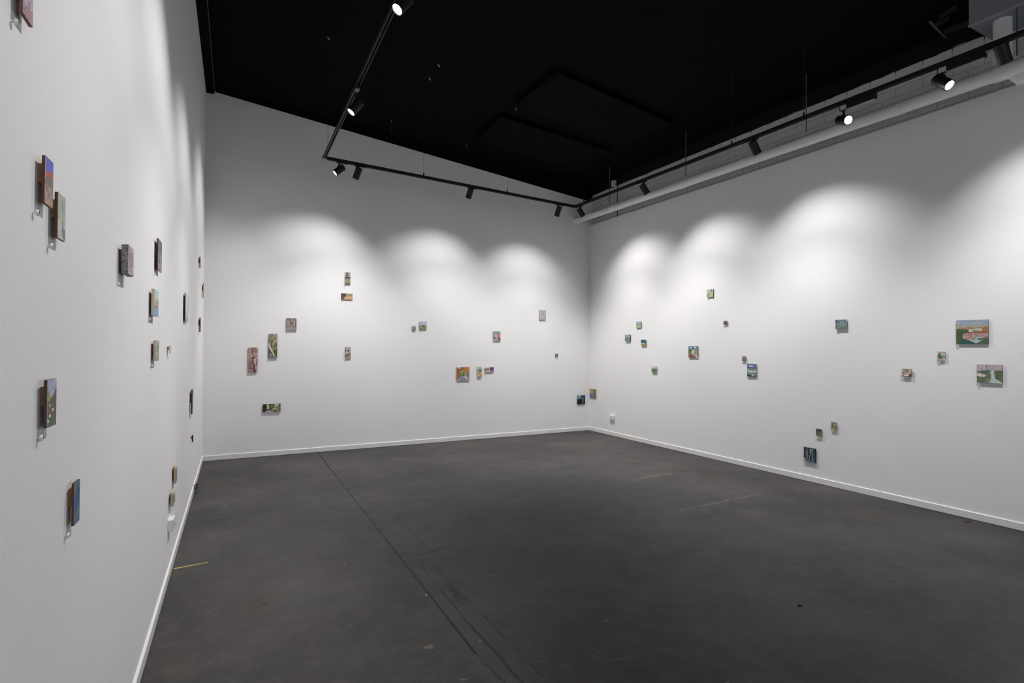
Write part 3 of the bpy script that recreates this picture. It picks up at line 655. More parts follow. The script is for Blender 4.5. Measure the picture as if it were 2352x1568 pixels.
#ART
# left wall
oblique(43.6, 53.6, 76.5, -62, 30, [('B','b898a4'),('N','8f93b8',.8,4,5,.5),('N','c08a94',.7,5,4,.55),('E','7a86a8',.55,.72,.28,.09),('P','a87c84',[(0,.8),(1,.6),(1,1),(0,1)]),('N','8a6a70',.6,7,6,.6)],
  'pink and lilac painting on a panel cut off by the top of the photo', 205, side='6a4c44')
oblique(95.3, 104, 122.2, 355.8, 466.3, [('B','5f68c8'),('P','c05a3a',[(0,.335),(.3,.30),(.62,.25),(1,.28),(1,1),(0,1)]),('P','76716c',[(0,.40),(.35,.36),(1,.42),(1,1),(0,1)]),('P','8c7c72',[(0,.66),(.5,.58),(1,.62),(1,1),(0,1)]),
  ('P','a58a74',[(0,.80),(1,.86),(1,1),(0,1)]),('N','b0946a',.6,5,9,.55,.58,.95,0,1),('E','c4a890',.3,.74,.06,.025),('E','cbb090',.5,.66,.05,.025),('E','c4a890',.18,.8,.05,.02),('E','d0b8a0',.7,.80,.04,.02),('V','c0553a',0,.05),('L','e0b8a8',.012,[(0.01,0),(0.01,1)])],
  'small painting of a bright blue sky over red hills and brown field', 205, side='5a3630', bottom='5a4030')
oblique(124.7, 132.6, 150.7, 440, 544.8, [('B','a9b09c'),('E','9a98a0',.62,.26,.24,.19),('N','a4a88c',.5,4,4,.55),('P','bdb2ac',[(0,.58),(.55,.60),(.62,.66),(1,.64),(1,1),(0,1)]),('P','6c8080',[(.55,.62),(.64,.60),(.72,.72),(1,.74),(1,.98),(.72,.98),(.52,.82)]),('L','586a70',.02,[(.62,.58),(.70,.74)]),('V','8c8438',0,.06)],
  'pale green painting with a grey-green bottle shape, overlapping the blue-sky panel', 205, side='4a3830', bottom='6a5848')
oblique(278.8, 294.5, 307.3, 561, 628, [('B','b0a0a6'),('P','8c8086',[(.1,.3),(.3,.22),(.35,.8),(.1,.75)]),('P','8a7c84',[(.55,.2),(.75,.18),(.7,.7),(.5,.75)]),('H','a8989c',.8,1),('N','7c7078',.6,6,5,.6)],
  'thick block painting with a black-speckled side and pale mauve front', 205, side='5c5858', speck=('3a3737','7c7876','565250','454242','8a8683','605c5a'), bottom='54504e')
oblique(360, 363.4, 372, 546, 618.5, [('B','6a747a'),('N','4c585e',.8,4,6,.5),('P','5c666e',[(0,0),(.5,0),(.3,.4),(0,.5)]),('P','8c7a82',[(0,.78),(1,.7),(1,1),(0,1)]),('N','86949a',.7,6,5,.65),('H','9a7c80',.93,1)],
  'tall narrow slate-grey painting with a pinkish lower edge, high on the left wall', 205, side='4a3234', bottom='a08078')
oblique(347.5, 354.8, 364.2, 662.5, 723.7, [('B','b4b0a0'),('P','a8bcc4',[(0,0),(1,0),(1,.28),(.5,.22),(0,.3)]),('P','948c78',[(0,.42),(.3,.36),(.5,.45),(1,.4),(1,.7),(0,.74)]),('N','767a68',.8,7,6,.55,.35,.75,0,1),('P','6c98cc',[(0,.76),(1,.72),(1,1),(0,1)]),('N','d0c8b4',.7,6,5,.6,.2,.6,0,1)],
  'painting of a pale building above a flat blue patch of water', 205, side='b4a898', block=True, bottom='8c98b0')
oblique(424, 426, 432.6, 672.4, 736, [('B','b4bcc0'),('P','9cacb2',[(0,0),(.5,0),(.4,1),(0,1)]),('N','c8d0d4',.7,3,4,.5),('V','7a9484',.9,1),('H','a0a8b0',.85,1)],
  'tall narrow pale grey-blue painting with a dark brown side', 205, side='4c342c')
oblique(458, 460, 463.8, 589, 613.7, [('B','a89a90'),('N','6e625c',.8,4,4,.5),('H','beb0a6',0,.25)],
  'tiny beige painting highest in the far end of the left wall', 200, side='4a3a30', wd=.075, th=.008)
oblique(466.2, 467.6, 470.9, 650, 681.6, [('B','cfc9c0'),('V','8a8478',.55,.75),('N','a49a8c',.7,4,5,.55)],
  'slim white and tan painting nearest the far left corner', 200, side='7a6040', wd=.08, th=.008)
oblique(457, 460, 462.4, 729, 762, [('B','3e2e3a'),('N','5a4650',.8,4,5,.5),('H','2c222c',.5,1)],
  'dark purple-black small painting near the far end of the left wall', 195, side='2e2226', wd=.075, th=.010)
oblique(352, 357.5, 365, 781.5, 829, [('B','9c9c88'),('P','b0a890',[(0,0),(.6,0),(.3,.6),(0,.7)]),('P','5c7c70',[(.3,.3),(.8,.1),(1,.3),(.6,.7)]),('P','b08078',[(.7,.1),(1,0),(1,.25)]),('N','6c7464',.8,7,6,.55),('P','7c8a70',[(0,.8),(1,.7),(1,1),(0,1)])],
  'green and tan bushland painting left of the tiny teal-edged one', 195, side='a09484')
oblique(389.3, 391.4, 396.3, 793.3, 811, [('B','b8c0b4'),('V','6f9484',.78,1),('N','9cac9c',.7,4,4,.55)],
  'tiny pale painting with a teal edge, on a brown block', 195, side='b8b4a4', wd=.045, th=.008)
oblique(438.8, 441.8, 447.3, 896, 950.6, [('B','585c64'),('N','767e8c',.8,4,7,.55),('N','5c7490',.7,5,5,.6,.5,1,0,1),('V','568088',.9,1),('H','4e525a',0,.3)],
  'dark blue-grey upright painting low near the far end of the left wall', 180, side='2c2c2e', wd=.10, th=.012)
oblique(441.5, 443.5, 446, 1000, 1014.6, [('B','2a2622'),('N','464038',.7,4,4,.5)],
  'tiny black painting below the dark blue-grey upright one', 175, side='201c1a', wd=.04, th=.010)
oblique(100.2, 108.3, 129.4, 872.7, 983, [('B','9a9cb4'),('N','8c90ac',.7,4,5,.5,0,.35,0,1),('P','74704c',[(0,.25),(.2,.25),(.45,.42),(.45,1),(0,1)]),('P','62584c',[(.35,.42),(.62,.33),(1,.20),(1,1),(0,1),(0,.45)]),('E','8c8440',.2,.37,.16,.09),('P','4e6248',[(0,.86),(.4,.78),(1,.84),(1,1),(0,1)]),
  ('E','cfc4c0',.3,.56,.07,.028),('E','d4ccc8',.62,.64,.08,.028),('E','cfc4c4',.32,.76,.09,.032),('E','d8d4d4',.1,.86,.10,.034),('V','6e8c80',0,.06)],
  'painting of white sheep-like dots on a brown hillside under a lilac sky', 190, side='46302a', bottom='38342c')
oblique(164, 170.4, 183, 1111, 1207, [('B','3e5a66'),('N','4c6a6c',.7,4,5,.5,0,.35,0,1),('P','2c4c94',[(.0,.3),(.4,.2),(.75,.45),(.5,.62),(.2,.8),(0,.82)]),('P','2a4468',[(.5,.1),(.9,.2),(.7,.5)]),('P','4c6c50',[(.2,.8),(.8,.66),(1,.7),(1,1),(.3,1)]),('P','34549c',[(.3,.92),(1,.82),(1,1),(.3,1)]),('N','3c6070',.6,6,7,.6),('V','7a6c50',0,.07)],
  'deep blue and green painting, lowest at the left near the viewer', 175, side='4a3026', bottom='3c3630')
oblique(399, 403.5, 408, 1072, 1109.5, [('B','6e7468'),('N','50584e',.8,5,5,.5),('V','8ca4a4',.7,1),('H','9ab0b4',0,.15)],
  'small grey-green painting, upper of two above the left wall outlet', 165, side='80725e')
oblique(391.5, 397.5, 402.3, 1133, 1162.7, [('B','66705e'),('P','8cb0b4',[(.2,0),(1,0),(1,.3),(.4,.35)]),('P','3c6c60',[(.2,.4),(.9,.6),(.6,.85),(.1,.7)]),('N','4c5448',.7,5,5,.55)],
  'small teal and green painting directly above the left wall outlet', 165, side='7c745c')
oblique(448.5, 456, 459, 1110, 1140, [('B','181616'),('N','343434',.8,6,6,.5)],
  'thick black and white patterned block painting at skirting height on the left wall', 165, side='4a4c4c', speck=('0e0e0e','141414','9a9a9a','24282a','181a1a','101212','6c7070'), wd=.035, gap=.022, bottom='303030', bh=(.15,.5))
# back wall
flat(WB,'B',570.4,591.7,798,855.5,797.5,854.5,[('B','b08a84'),('N','c8a89c',.8,6,12,.5),('N','8a5c5c',.8,9,16,.6),('P','a4827a',[(.1,.3),(.5,.35),(.55,1),(.0,1),(0,.5)]),('L','7c4a4c',.022,[(.40,0),(.45,.2),(.40,.32)]),('L','c8a898',.03,[(.05,.22),(.4,.36),(.85,.62)]),('L','5a3438',.05,[(.52,.42),(.62,.7),(.7,1)]),('L','cfb0a0',.035,[(.62,.5),(.8,.72),(.95,1)]),('N','704a48',.7,8,10,.62,.5,1,0,1),('N','9c8468',.5,7,14,.6,.2,.8,0,.6)],
  'tall reddish-pink tree bark painting, leftmost on the back wall',205, d=.018, th=.010)
flat(WB,'B',617,636.8,766.4,822.6,766.2,822,[('B','9a9070'),('P','7a90b4',[(.6,0),(1,0),(1,.12),(.75,.10)]),('N','6e5e48',.8,6,9,.5,0,.3,0,.7),('N','b8ac84',.8,7,10,.5),('P','8a8268',[(.2,.05),(.45,0),(.5,.25),(.2,.3)]),('N','4c5434',.8,7,10,.6,.25,.7,0,1),('L','6a5c40',.025,[(.3,.3),(.35,.55),(.6,.5),(1,.48)]),('P','4a6a28',[(.45,.72),(.8,.62),(1,.68),(1,.96),(.7,.92)]),('N','3a5420',.8,7,12,.5,.66,.96,.45,1),('P','5c4a50',[(0,.5),(.2,.62),(.4,.85),(.35,1),(0,1)]),('L','e0d4c4',.022,[(0,.42),(.15,.58),(.42,.72),(.75,.95)]),('L','d8ccc0',.015,[(.2,.82),(.27,.9)]),('P','68727a',[(0,.92),(.6,.93),(.9,.97),(.9,1),(0,1)])],
  'tall painting of a pale leaning trunk in green and tan bush',205, d=.018, th=.010)
flat(WB,'B',657.7,681,731,758.5,731,758,[('B','94807a'),('N','6e4e52',.8,8,5,.55),('P','a898a0',[(.45,0),(.7,0),(.6,.6),(.4,.5)]),('P','7a4e58',[(.3,.3),(.6,.25),(.65,.7),(.35,.6)]),('L','b4a49c',.03,[(.82,.1),(.78,.8)]),('L','6a4a50',.03,[(.95,.1),(.85,.8)]),('N','a89684',.8,6,5,.5,.2,.9,0,.35),('P','9c948c',[(0,.8),(.4,.7),(1,.85),(1,1),(0,1)]),('H','5a4440',0,.05),('N','b0a090',.6,9,7,.62)],
  'squarish dusky mauve forest painting, upper right of the two tall ones',210, d=.018, th=.010)
flat(WB,'B',791.9,804.9,625.3,652.5,625.3,652.5,[('B','a4a098'),('P','b8b0ac',[(0,.1),(1,.1),(1,.3),(0,.3)]),('P','5a3034',[(.28,.05),(.62,.05),(.6,.3),(.25,.3)]),('P','d8cfc8',[(.38,.13),(.52,.13),(.52,.22),(.38,.22)]),('H','4c524c',.40,.53),('H','8c8c7c',.33,.40),('P','a09878',[(0,.53),(1,.53),(1,.93),(0,.93)]),('N','8c8664',.6,7,6,.55,.53,.93,0,1),('H','6c6a64',.93,1)],
  'upright painting with a small dark red window, highest on the back wall',222)
flat(WB,'B',783.4,809.7,673.8,687.5,673.8,687.8,[('B','d8a468'),('P','6a4c50',[(0,0),(.42,0),(.40,.6),(.1,.75),(0,.6)]),('P','4a3840',[(.15,.1),(.40,.1),(.36,.55),(.2,.5)]),('P','8a5238',[(0,.62),(.35,.58),(.2,1),(0,1)]),('P','a8a88c',[(.42,0),(1,0),(1,.35),(.45,.25)]),('N','8c9470',.7,9,5,.5,0,.4,.42,1),('P','a8744c',[(.45,.2),(1,.34),(1,.44),(.45,.36)]),('N','e0b478',.5,8,5,.5,.5,1,.3,1)],
  'wide orange and brown painting just below the topmost back wall one',220)
flat(WB,'B',792.2,805.6,796.3,822.5,796.5,822.8,[('B','aca4a0'),('P','b0a6a8',[(0,0),(1,0),(1,.4),(0,.5)]),('P','5a504c',[(.03,.08),(.16,.2),(.2,.48),(.03,.52)]),('P','6c605c',[(.38,.26),(.8,.25),(.8,.42),(.38,.44)]),('P','e0d8cc',[(0,.54),(1,.40),(1,.45),(0,.6)]),('P','7c706c',[(0,.6),(.95,.46),(.6,.92),(0,.9)]),('P','a88c5c',[(.95,.46),(1,.46),(1,1),(.55,.92)]),('H','a8a29c',.93,1)],
  'small upright painting of a grey wall and slope with ochre corner',205)
flat(WB,'B',603.4,644.5,928.6,947,926.2,944.6,[('B','3a3a2c'),('P','20242c',[(0,0),(.2,0),(.2,.6),(0,.7)]),('P','6c8a40',[(.22,0),(.32,.0),(.4,.5),(.3,.55)]),('N','a0b058',.9,10,5,.6,.0,.6,.2,.4),('P','28302c',[(.35,.05),(.45,.05),(.43,.6),(.38,.55)]),('P','5c6c58',[(.43,.1),(.6,.08),(.6,.4),(.45,.5)]),('P','a49c84',[(.65,0),(.9,0),(.85,.4),(.66,.5)]),('P','6c7234',[(.72,.35),(1,.1),(1,1),(.72,1)]),('N','8c984c',.9,11,6,.55,.1,1,.75,1),('N','34381c',.8,10,6,.62,.1,1,.7,1),('P','3a2020',[(0,.6),(.2,.7),(.35,.9),(.1,1),(0,1)]),('P','a48c90',[(.22,.82),(.45,.75),(.7,.95),(.6,1),(.1,1)]),('P','a07c74',[(.45,.65),(.68,.5),(.72,.8),(.6,.85)]),('L','3c2428',.05,[(.42,.72),(.68,.96)]),('E','c89c84',.65,.58,.05,.07)],
  'wide dark green garden path painting, lowest on the back wall',172, d=.018, th=.010, side='3a342c')
flat(WB,'B',947.6,955.3,747.2,757.3,747.2,757.3,[('B','a0c4b0'),('H','587860',.42,.55),('H','a4a884',.55,.8),('P','7c8468',[(0,.7),(1,.6),(1,1),(0,1)]),('E','38483c',.5,.5,.25,.06),('N','d0e0d4',.6,5,4,.5,0,.3,0,1)],
  'tiny pale green painting just left of the pale hill painting',212, d=.020, th=.008)
flat(WB,'B',963.9,980,738,755.8,738,755.2,[('B','a4b4c8'),('E','c8d4d8',.5,.18,.22,.1),('E','94a4b0',.42,.28,.12,.05),('N','bccce0',.6,4,4,.5,0,.45,0,1),('P','7c8c48',[(0,.66),(.25,.54),(.7,.52),(1,.66),(1,1),(0,1)]),('P','3c4428',[(.3,.53),(.7,.54),(.72,.68),(.3,.68)]),('P','949c50',[(0,.75),(.5,.72),(1,.75),(1,1),(0,1)]),('H','6e6c40',.93,1)],
  'small painting of a green hill with dark hedge under a pale blue sky',212, d=.020, th=.008)
flat(WB,'B',1133.5,1149.4,760.5,783,760.5,783,[('B','6ea498'),('E','d06848',.45,.52,.38,.34),('E','b4a8ac',.34,.62,.28,.3),('P','9aa0b4',[(.25,.55),(.55,.5),(.55,.8),(.35,1),(.1,1)]),('P','8a4a30',[(.02,.6),(.3,.55),(.3,.72),(.1,.85)]),('E','b89488',.15,.45,.12,.08),('P','7c3c2c',[(.65,.72),(.8,.65),(1,.66),(1,1),(.62,1)]),('L','c8b050',.03,[(.75,.8),(.73,.95)]),('P','b0bcc4',[(.0,.9),(.3,.92),(.3,1),(0,1)])],
  'small teal painting with a coral red arch on the back wall',205)
flat(WB,'B',1049.3,1078,843,874.2,842.7,873,[('B','a46018'),('P','b8c8d0',[(.05,.0),(.32,0),(.22,.14)]),('P','c87820',[(.55,0),(1,0),(1,.3),(.6,.3)]),('P','b4844c',[(.85,.02),(1,.02),(1,.15)]),('P','c87018',[(.7,.3),(1,.2),(1,.5),(.8,.46)]),('E','7c9448',.54,.45,.25,.22),('E','98ac58',.45,.35,.14,.12),('E','a8a050',.62,.52,.16,.14),('N','5c7c38',.7,9,8,.55,.25,.65,.3,.8),('P','8088a4',[(0,1),(.36,.64),(.55,.68),(.85,1)]),('P','b4a4b4',[(0,1),(.16,.86),(.3,.9),(.14,1)]),('P','d0b0b4',[(.48,.70),(.6,.6),(.78,.7),(.98,.9),(.9,.96)]),('P','68748c',[(.8,.5),(1,.48),(1,.86),(.8,.72)]),('E','4a2820',.58,.62,.045,.07)],
  'orange painting with a round green tree on a lilac path',200, side='5a4a3c')
flat(WB,'B',1097.2,1106.8,842.3,865.8,842,865,[('B','a4a880'),('P','a0bca8',[(0,0),(1,0),(1,.16),(0,.2)]),('E','4c7868',.5,.36,.42,.12),('E','1c3030',.62,.42,.22,.05),('P','7ca8a0',[(.05,.4),(.5,.4),(.5,.5),(.05,.5)]),('P','c8b060',[(0,.55),(1,.5),(1,.92),(0,.95)]),('L','3c3020',.03,[(.6,.56),(.45,.66),(.6,.76)]),('P','b89040',[(.5,.8),(1,.75),(1,.95),(.5,.95)]),('H','90905c',.95,1)],
  'narrow upright painting of a teal pond and yellow sand',198, d=.020, th=.008)
flat(WB,'B',1113.9,1133.8,843,854.5,843,854.3,[('B','a4a088'),('P','c8c898',[(0,0),(.55,0),(.5,.25),(0,.3)]),('P','4a3848',[(0,.3),(.5,.26),(.5,.5),(0,.5)]),('P','5c2c74',[(.52,0),(1,0),(1,.9),(.75,.85),(.6,.55)]),('N','9c64a8',.8,10,6,.6,0,.8,.5,1),('P','c89060',[(0,.55),(.3,.5),(.35,.9),(0,.95)]),('E','a0b068',.45,.75,.14,.2),('P','b0a0b0',[(.3,.5),(.55,.45),(.8,.95),(.6,1)])],
  'small wide purple and green painting right of the pond painting',198)
flat(WB,'B',1239.2,1254,712.2,735,712.2,735,[('B','b4b0b8'),('N','9ca0b4',.7,4,4,.55,0,.35,0,1),('P','b4b880',[(.35,.5),(.85,.2),(1,.25),(1,.45),(.5,.58)]),('P','a89c84',[(.15,.4),(.35,.32),(.6,.45),(.5,.6),(.2,.55)]),('P','c8b8c0',[(.1,.62),(.6,.6),(1,.55),(.6,.78),(.1,.75)]),('L','8c7c88',.025,[(.95,.5),(.7,.72),(.3,.78)]),('P','98948c',[(0,.85),(1,.92),(1,1),(0,1)])],
  'small lilac and pale green painting, upper right on the back wall',208)
flat(WB,'B',1275.8,1281.6,812,818.8,812,818.8,[('B','6c7058'),('N','2c3424',.9,4,4,.5),('E','a0a488',.3,.4,.2,.2)],
  'tiniest dark green painting, alone at the right of the back wall',195, d=.018, th=.008)
flat(WB,'B',1326.2,1343.5,908,928.6,907.5,927.8,[('B','2c4448'),('P','5c8c84',[(0,.0),(.45,0),(.35,.3),(0,.45)]),('P','383468',[(.5,0),(.85,0),(.75,.2),(.55,.2)]),('P','141a1c',[(0,.5),(.25,.36),(.6,.4),(.65,.85),(.4,1),(0,1)]),('E','8cb4b8',.42,.25,.05,.08),('P','3c6468',[(.6,.3),(.85,.2),(.75,.8),(.62,.7)]),('P','0c1014',[(.85,0),(1,0),(1,1),(.85,1)]),('P','5c7c80',[(.6,.9),(.7,.8),(.75,.98)])],
  'dark teal and black painting just left of the far right corner',178, side='2c3030')
# right wall
flat(WR,'R',1354.2,1368.3,892,912.5,893.6,914,[('B','b08c50'),('P','a88448',[(0,0),(.6,0),(.5,.3),(.3,.6),(0,.6)]),('P','5468b0',[(0,.65),(.3,.62),(.5,.35),(.65,.3),(.62,.7),(.4,1),(0,1)]),('P','56662c',[(.66,.02),(1,.05),(1,1),(.8,1),(.68,.7)]),('P','8c9088',[(.6,.1),(.72,.1),(.7,.4),(.6,.4)]),('E','1c1c20',.58,.24,.06,.06),('P','887828',[(.35,.9),(.5,.78),(.6,1),(.35,1)]),('P','4c3428',[(.62,.8),(.75,.7),(.75,1),(.6,1)]),('V','a08c38',.95,1)],
  'small ochre, blue and green painting just right of the far corner',185, side='8c7c30')
flat(WR,'R',1461.4,1472.4,738.3,752.5,738.3,753.2,[('B','94b0a8'),('P','5c7468',[(0,.42),(.5,.45),(.5,.55),(0,.55)]),('P','8cac74',[(0,.5),(1,.42),(1,1),(0,1)]),('N','c0d0a8',.7,5,4,.5,.6,1,0,1),('H','9cb8b8',0,.35)],
  'small pale green painting, topmost of the cluster of three by the far corner',218)
flat(WR,'R',1435.2,1447,768.3,783,768.3,783.6,[('B','6c8480'),('P','8c90b4',[(0,0),(1,0),(1,.5),(0,.5)]),('P','b894b0',[(.25,0),(.6,.0),(.6,.25),(.3,.25)]),('H','4c6c70',.5,.56),('P','6c8c80',[(0,.56),(1,.56),(1,1),(0,1)]),('N','a4b0c8',.7,5,4,.6,0,.5,0,1)],
  'small lilac over green painting, leftmost of the cluster of three by the far corner',212, d=.022, th=.012, side='3c4c54', speck=('2c3c44','a0a8a8','4c5c60','34444c'))
flat(WR,'R',1472.2,1483.3,779.8,793.2,779.8,793.8,[('B','28586c'),('H','1c4c60',0,.1),('N','346c80',.6,4,4,.5,0,.6,0,1),('P','c8d0cc',[(.05,.60),(.8,.60),(.8,.68),(.05,.68)]),('H','b08830',.7,1)],
  'small dark blue painting with a golden yellow base',210, d=.020, th=.010, side='98b0a8')
flat(WR,'R',1496.6,1507.5,841.2,854.5,841.2,855,[('B','5c8048'),('H','c8b4b0',0,.36),('N','4c7038',.6,5,4,.5,.36,1,0,1),('H','6c7860',.36,.42)],
  'small painting of a pink sky over a plain green field',200, d=.020, th=.010, side='a8a09c')
flat(WR,'R',1623.2,1637.8,664.3,682.3,663.6,682.5,[('B','9cbc94'),('P','68a88c',[(.5,.05),(.95,0),(.6,.55),(.4,.5)]),('P','a8c8a8',[(0,0),(.5,0),(.3,.4),(0,.5)]),('P','c8bc70',[(.45,.6),(.7,.45),(1,.6),(1,.95),(.3,.95)]),('L','4c5c5c',.03,[(.08,.88),(.4,.62),(.8,.1)]),('E','b08084',.05,.6,.06,.1),('N','c0d8b8',.6,6,5,.6)],
  'pale green painting highest on the right wall',226, d=.018, th=.008)
flat(WR,'R',1661.8,1669.5,736.3,745.2,736.3,745.6,[('B','7c3054'),('H','9898c0',0,.3),('P','5c2440',[(.4,.1),(.6,.1),(.55,.4),(.4,.4)]),('P','a85078',[(.3,.7),(.9,.5),(1,.8),(.5,.9)]),('H','8a3c5c',.85,1)],
  'tiny magenta painting on the right wall',218, d=.020, th=.008)
flat(WR,'R',1581.2,1602.5,794.8,820.5,794.8,821.3,[('B','a89484'),('P','5c7cb4',[(0,0),(1,0),(1,.18),(.5,.28),(0,.2)]),('E','e4e8f0',.25,.13,.1,.05),('E','e8ecf0',.75,.1,.12,.05),('P','486840',[(0,.24),(.3,.2),(.42,.45),(.3,.75),(0,.7)]),('N','88a468',.9,10,9,.6,.2,.7,0,.4),('P','7c9488',[(.4,.3),(1,.18),(1,.4),(.5,.45)]),('P','a49084',[(.55,.42),(1,.36),(1,.75),(.7,.72)]),('L','e4d8c4',.05,[(.62,.34),(.42,.5),(.46,.68),(.75,.82),(1,.98)]),('P','8a5844',[(0,.72),(.3,.66),(.6,.8),(.85,1),(0,1)]),('N','a87860',.6,8,7,.55,.7,1,0,.8)],
  'painting of a curving pale path between trees and blue sky',212)
flat(WR,'R',1704,1712.2,818,828.2,818,828.8,[('B','6c6468'),('P','b08480',[(.1,.05),(.9,.1),(.8,.35),(.1,.4)]),('H','3c4444',.45,.62),('H','6c9080',.62,.8),('N','98a098',.7,4,4,.6)],
  'tiny grey and pink painting touching the top left of the striped blue one',205, d=.020, th=.010)
flat(WR,'R',1715.9,1737.2,835.2,864,835.6,865.3,[('B','4c8078'),('P','5c68b4',[(0,0),(1,.02),(1,.3),(0,.26)]),('E','dce0ec',.45,.18,.28,.035),('P','3c5c44',[(0,.27),(1,.3),(1,.37),(0,.36)]),('P','88945c',[(0,.36),(1,.37),(1,.46),(0,.43)]),('P','6880b0',[(.0,.43),(1,.45),(1,.58),(0,.5)]),('P','98a45c',[(0,.55),(.5,.60),(1,.58),(1,.7),(0,.68)]),('L','e8e8e0',.022,[(.1,.5),(.35,.6),(1,.58)]),('P','48807c',[(0,.68),(1,.7),(1,.88),(0,.85)]),('N','64a08c',.6,7,6,.55,.66,.9,0,1),('P','343c50',[(0,.84),(1,.9),(1,1),(0,1)]),('E','c0a4a0',.62,.9,.14,.07)],
  'painting of blue and green horizontal water bands with white lines',200)
flat(WR,'R',1918.9,1943.6,734.2,755.2,733.6,755.2,[('B','6c8890'),('P','344c68',[(0,.05),(.3,.05),(.1,.4),(0,.4)]),('N','8ca4b0',.8,9,8,.5,.05,.65,0,1),('N','54707c',.8,10,9,.6),('P','5c7c64',[(0,.72),(.6,.7),(1,.66),(1,1),(0,1)]),('L','607c74',.02,[(.25,.3),(.22,.85)]),('L','9cb4c0',.02,[(.45,.25),(.55,.65)]),('H','4c5c68',0,.05),('N','7c9c7c',.7,9,7,.55,.68,1,0,1)],
  'grey-blue misty trees painting alone in the middle of the right wall',215, d=.024, th=.014, side='8c9890', speck=('6c7878','a8b0a8','8c948c','c0c4bc'))
flat(WR,'R',1909.2,1920.9,969.6,988,970.3,988.5,[('B','6c6a48'),('N','949048',.8,7,6,.5,0,.5,0,1),('N','3c4438',.8,8,8,.55,.3,.75,0,1),('P','86705a',[(.05,.75),(.5,.7),(.95,.82),(.9,1),(0,.95)]),('N','b0a860',.7,7,6,.65),('H','4c4a38',0,.06)],
  'small olive bush painting, upper right of the three lowest on the right wall',180, d=.018, th=.010)
flat(WR,'R',1875,1886.7,984.2,1001.8,985,1003,[('B','34403a'),('N','5c6c60',.8,7,6,.55,0,.5,.2,.7),('P','20282a',[(0,.1),(.2,.1),(.2,.5),(0,.6)]),('P','486038',[(.2,.6),(.6,.5),(1,.65),(1,.8),(0,.7)]),('L','1a2018',.04,[(0,.66),(.5,.78),(1,.92)]),('P','6c8040',[(0,.72),(.5,.84),(1,.98),(1,1),(0,1)]),('N','88a458',.6,7,6,.6,.5,1,0,1)],
  'small dark green path painting, middle of the three lowest on the right wall',178, d=.018, th=.010)
flat(WR,'R',1846,1873.6,1026.2,1059.3,1030,1062.8,[('B','1c2c38'),('N','2c2c54',.8,6,8,.5,0,.7,0,.5),('V','203c40',.72,1),('L','5c7450',.03,[(.28,.0),(.30,.3),(.32,.7)]),('L','686c84',.018,[(.05,.35),(.2,.5),(.28,.75)]),('L','786c88',.018,[(.18,.2),(.22,.5)]),('P','7c943c',[(.49,.04),(.60,.05),(.60,.3),(.5,.38)]),('P','6c7c94',[(.62,.05),(.82,.08),(.7,.25),(.66,.3)]),('L','b87494',.02,[(.55,.38),(.5,.55),(.47,.82)]),('L','b88494',.022,[(.68,.28),(.72,.55),(.78,.84)]),('P','748c28',[(0,.76),(.2,.76),(.2,1),(0,1)]),('P','405c70',[(.2,.85),(.35,.78),(.7,.82),(.95,.92),(1,1),(.2,1)]),('V','101c20',.95,1),('L','2c5458',.015,[(.9,.1),(.92,.75)])],
  'dark blue night forest painting with pink trunks, lowest on the right wall',172, d=.018, th=.010, side='20282c')
flat(WR,'R',2196.6,2270.3,735.8,790,733.4,789.5,[('B','74563a'),('P','8c9eb8',[(0,0),(1,0),(1,.26),(0,.36)]),('P','a0a494',[(0,.18),(.4,.2),(.6,.04),(.8,.08),(1,.2),(1,.3),(0,.36)]),('P','98a8c0',[(.02,.05),(.35,.08),(.3,.16),(.02,.18)]),('P','94a0b0',[(.62,.14),(1,.06),(1,.16),(.7,.22)]),('P','aa7c44',[(0,.36),(.3,.33),(.42,.27),(.5,.31),(.75,.30),(1,.25),(1,.45),(0,.40)]),('P','a06c38',[(.5,.4),(1,.3),(1,.6),(.3,.56)]),('P','4c6038',[(0,.37),(.35,.40),(.45,.44),(.3,.60),(.2,.72),(.4,1),(0,1)]),('N','3c5430',.6,9,6,.5,.38,1,0,.3),('P','9c5c34',[(.38,.50),(.8,.44),(1,.5),(1,.6),(.32,.62)]),('P','b08880',[(.2,.72),(.32,.56),(.7,.57),(1,.58),(1,.74),(.7,.74),(.58,.84),(.36,.86)]),('N','c8a098',.8,26,20,.5,.56,.86,.2,1),('N','8c5c54',.7,28,22,.58,.56,.86,.2,1),('P','d8e0dc',[(.42,.48),(.4,.40),(.62,.36),(.80,.37),(.825,.41),(.75,.45)]),('P','3c6c7c',[(.42,.45),(.5,.41),(.8,.395),(.74,.42),(.6,.45)]),('P','245850',[(.18,.74),(.42,.88),(.62,.97),(.6,1),(.1,1)]),('P','9cb8b8',[(.42,.87),(.6,.83),(.64,.72),(.72,.68),(.84,.76),(.80,.9),(.62,.97)]),('E','2c6464',.76,.795,.10,.04),('P','42603a',[(.8,.86),(.9,.78),(1,.76),(1,1),(.66,.98)]),('N','587040',.6,12,9,.55,.76,1,.75,1)],
  'largest painting, a valley with two pale ponds, at the right edge of the photo',205, d=.016, th=.009, side='4c4a40')
flat(WR,'R',2154.2,2171,807.2,827.8,807.2,828,[('B','7c8c84'),('H','a89c94',0,.3),('P','b0bcb8',[(.4,.2),(1,.25),(1,.5),(.5,.5)]),('P','5c6848',[(0,.3),(.3,.24),(.5,.45),(.55,.65),(.2,.72),(0,.6)]),('P','5c98a4',[(.5,.42),(1,.4),(1,.62),(.6,.6)]),('P','68503c',[(.1,.68),(.6,.66),(.5,.92),(.15,.85)]),('P','d0b884',[(.05,.72),(.45,.88),(.7,.7),(.75,.78),(.45,1),(.05,.85)]),('P','b0b4a0',[(.7,.7),(1,.65),(1,1),(.7,1)])],
  'small lakeside hill painting left of and below the largest one',198)
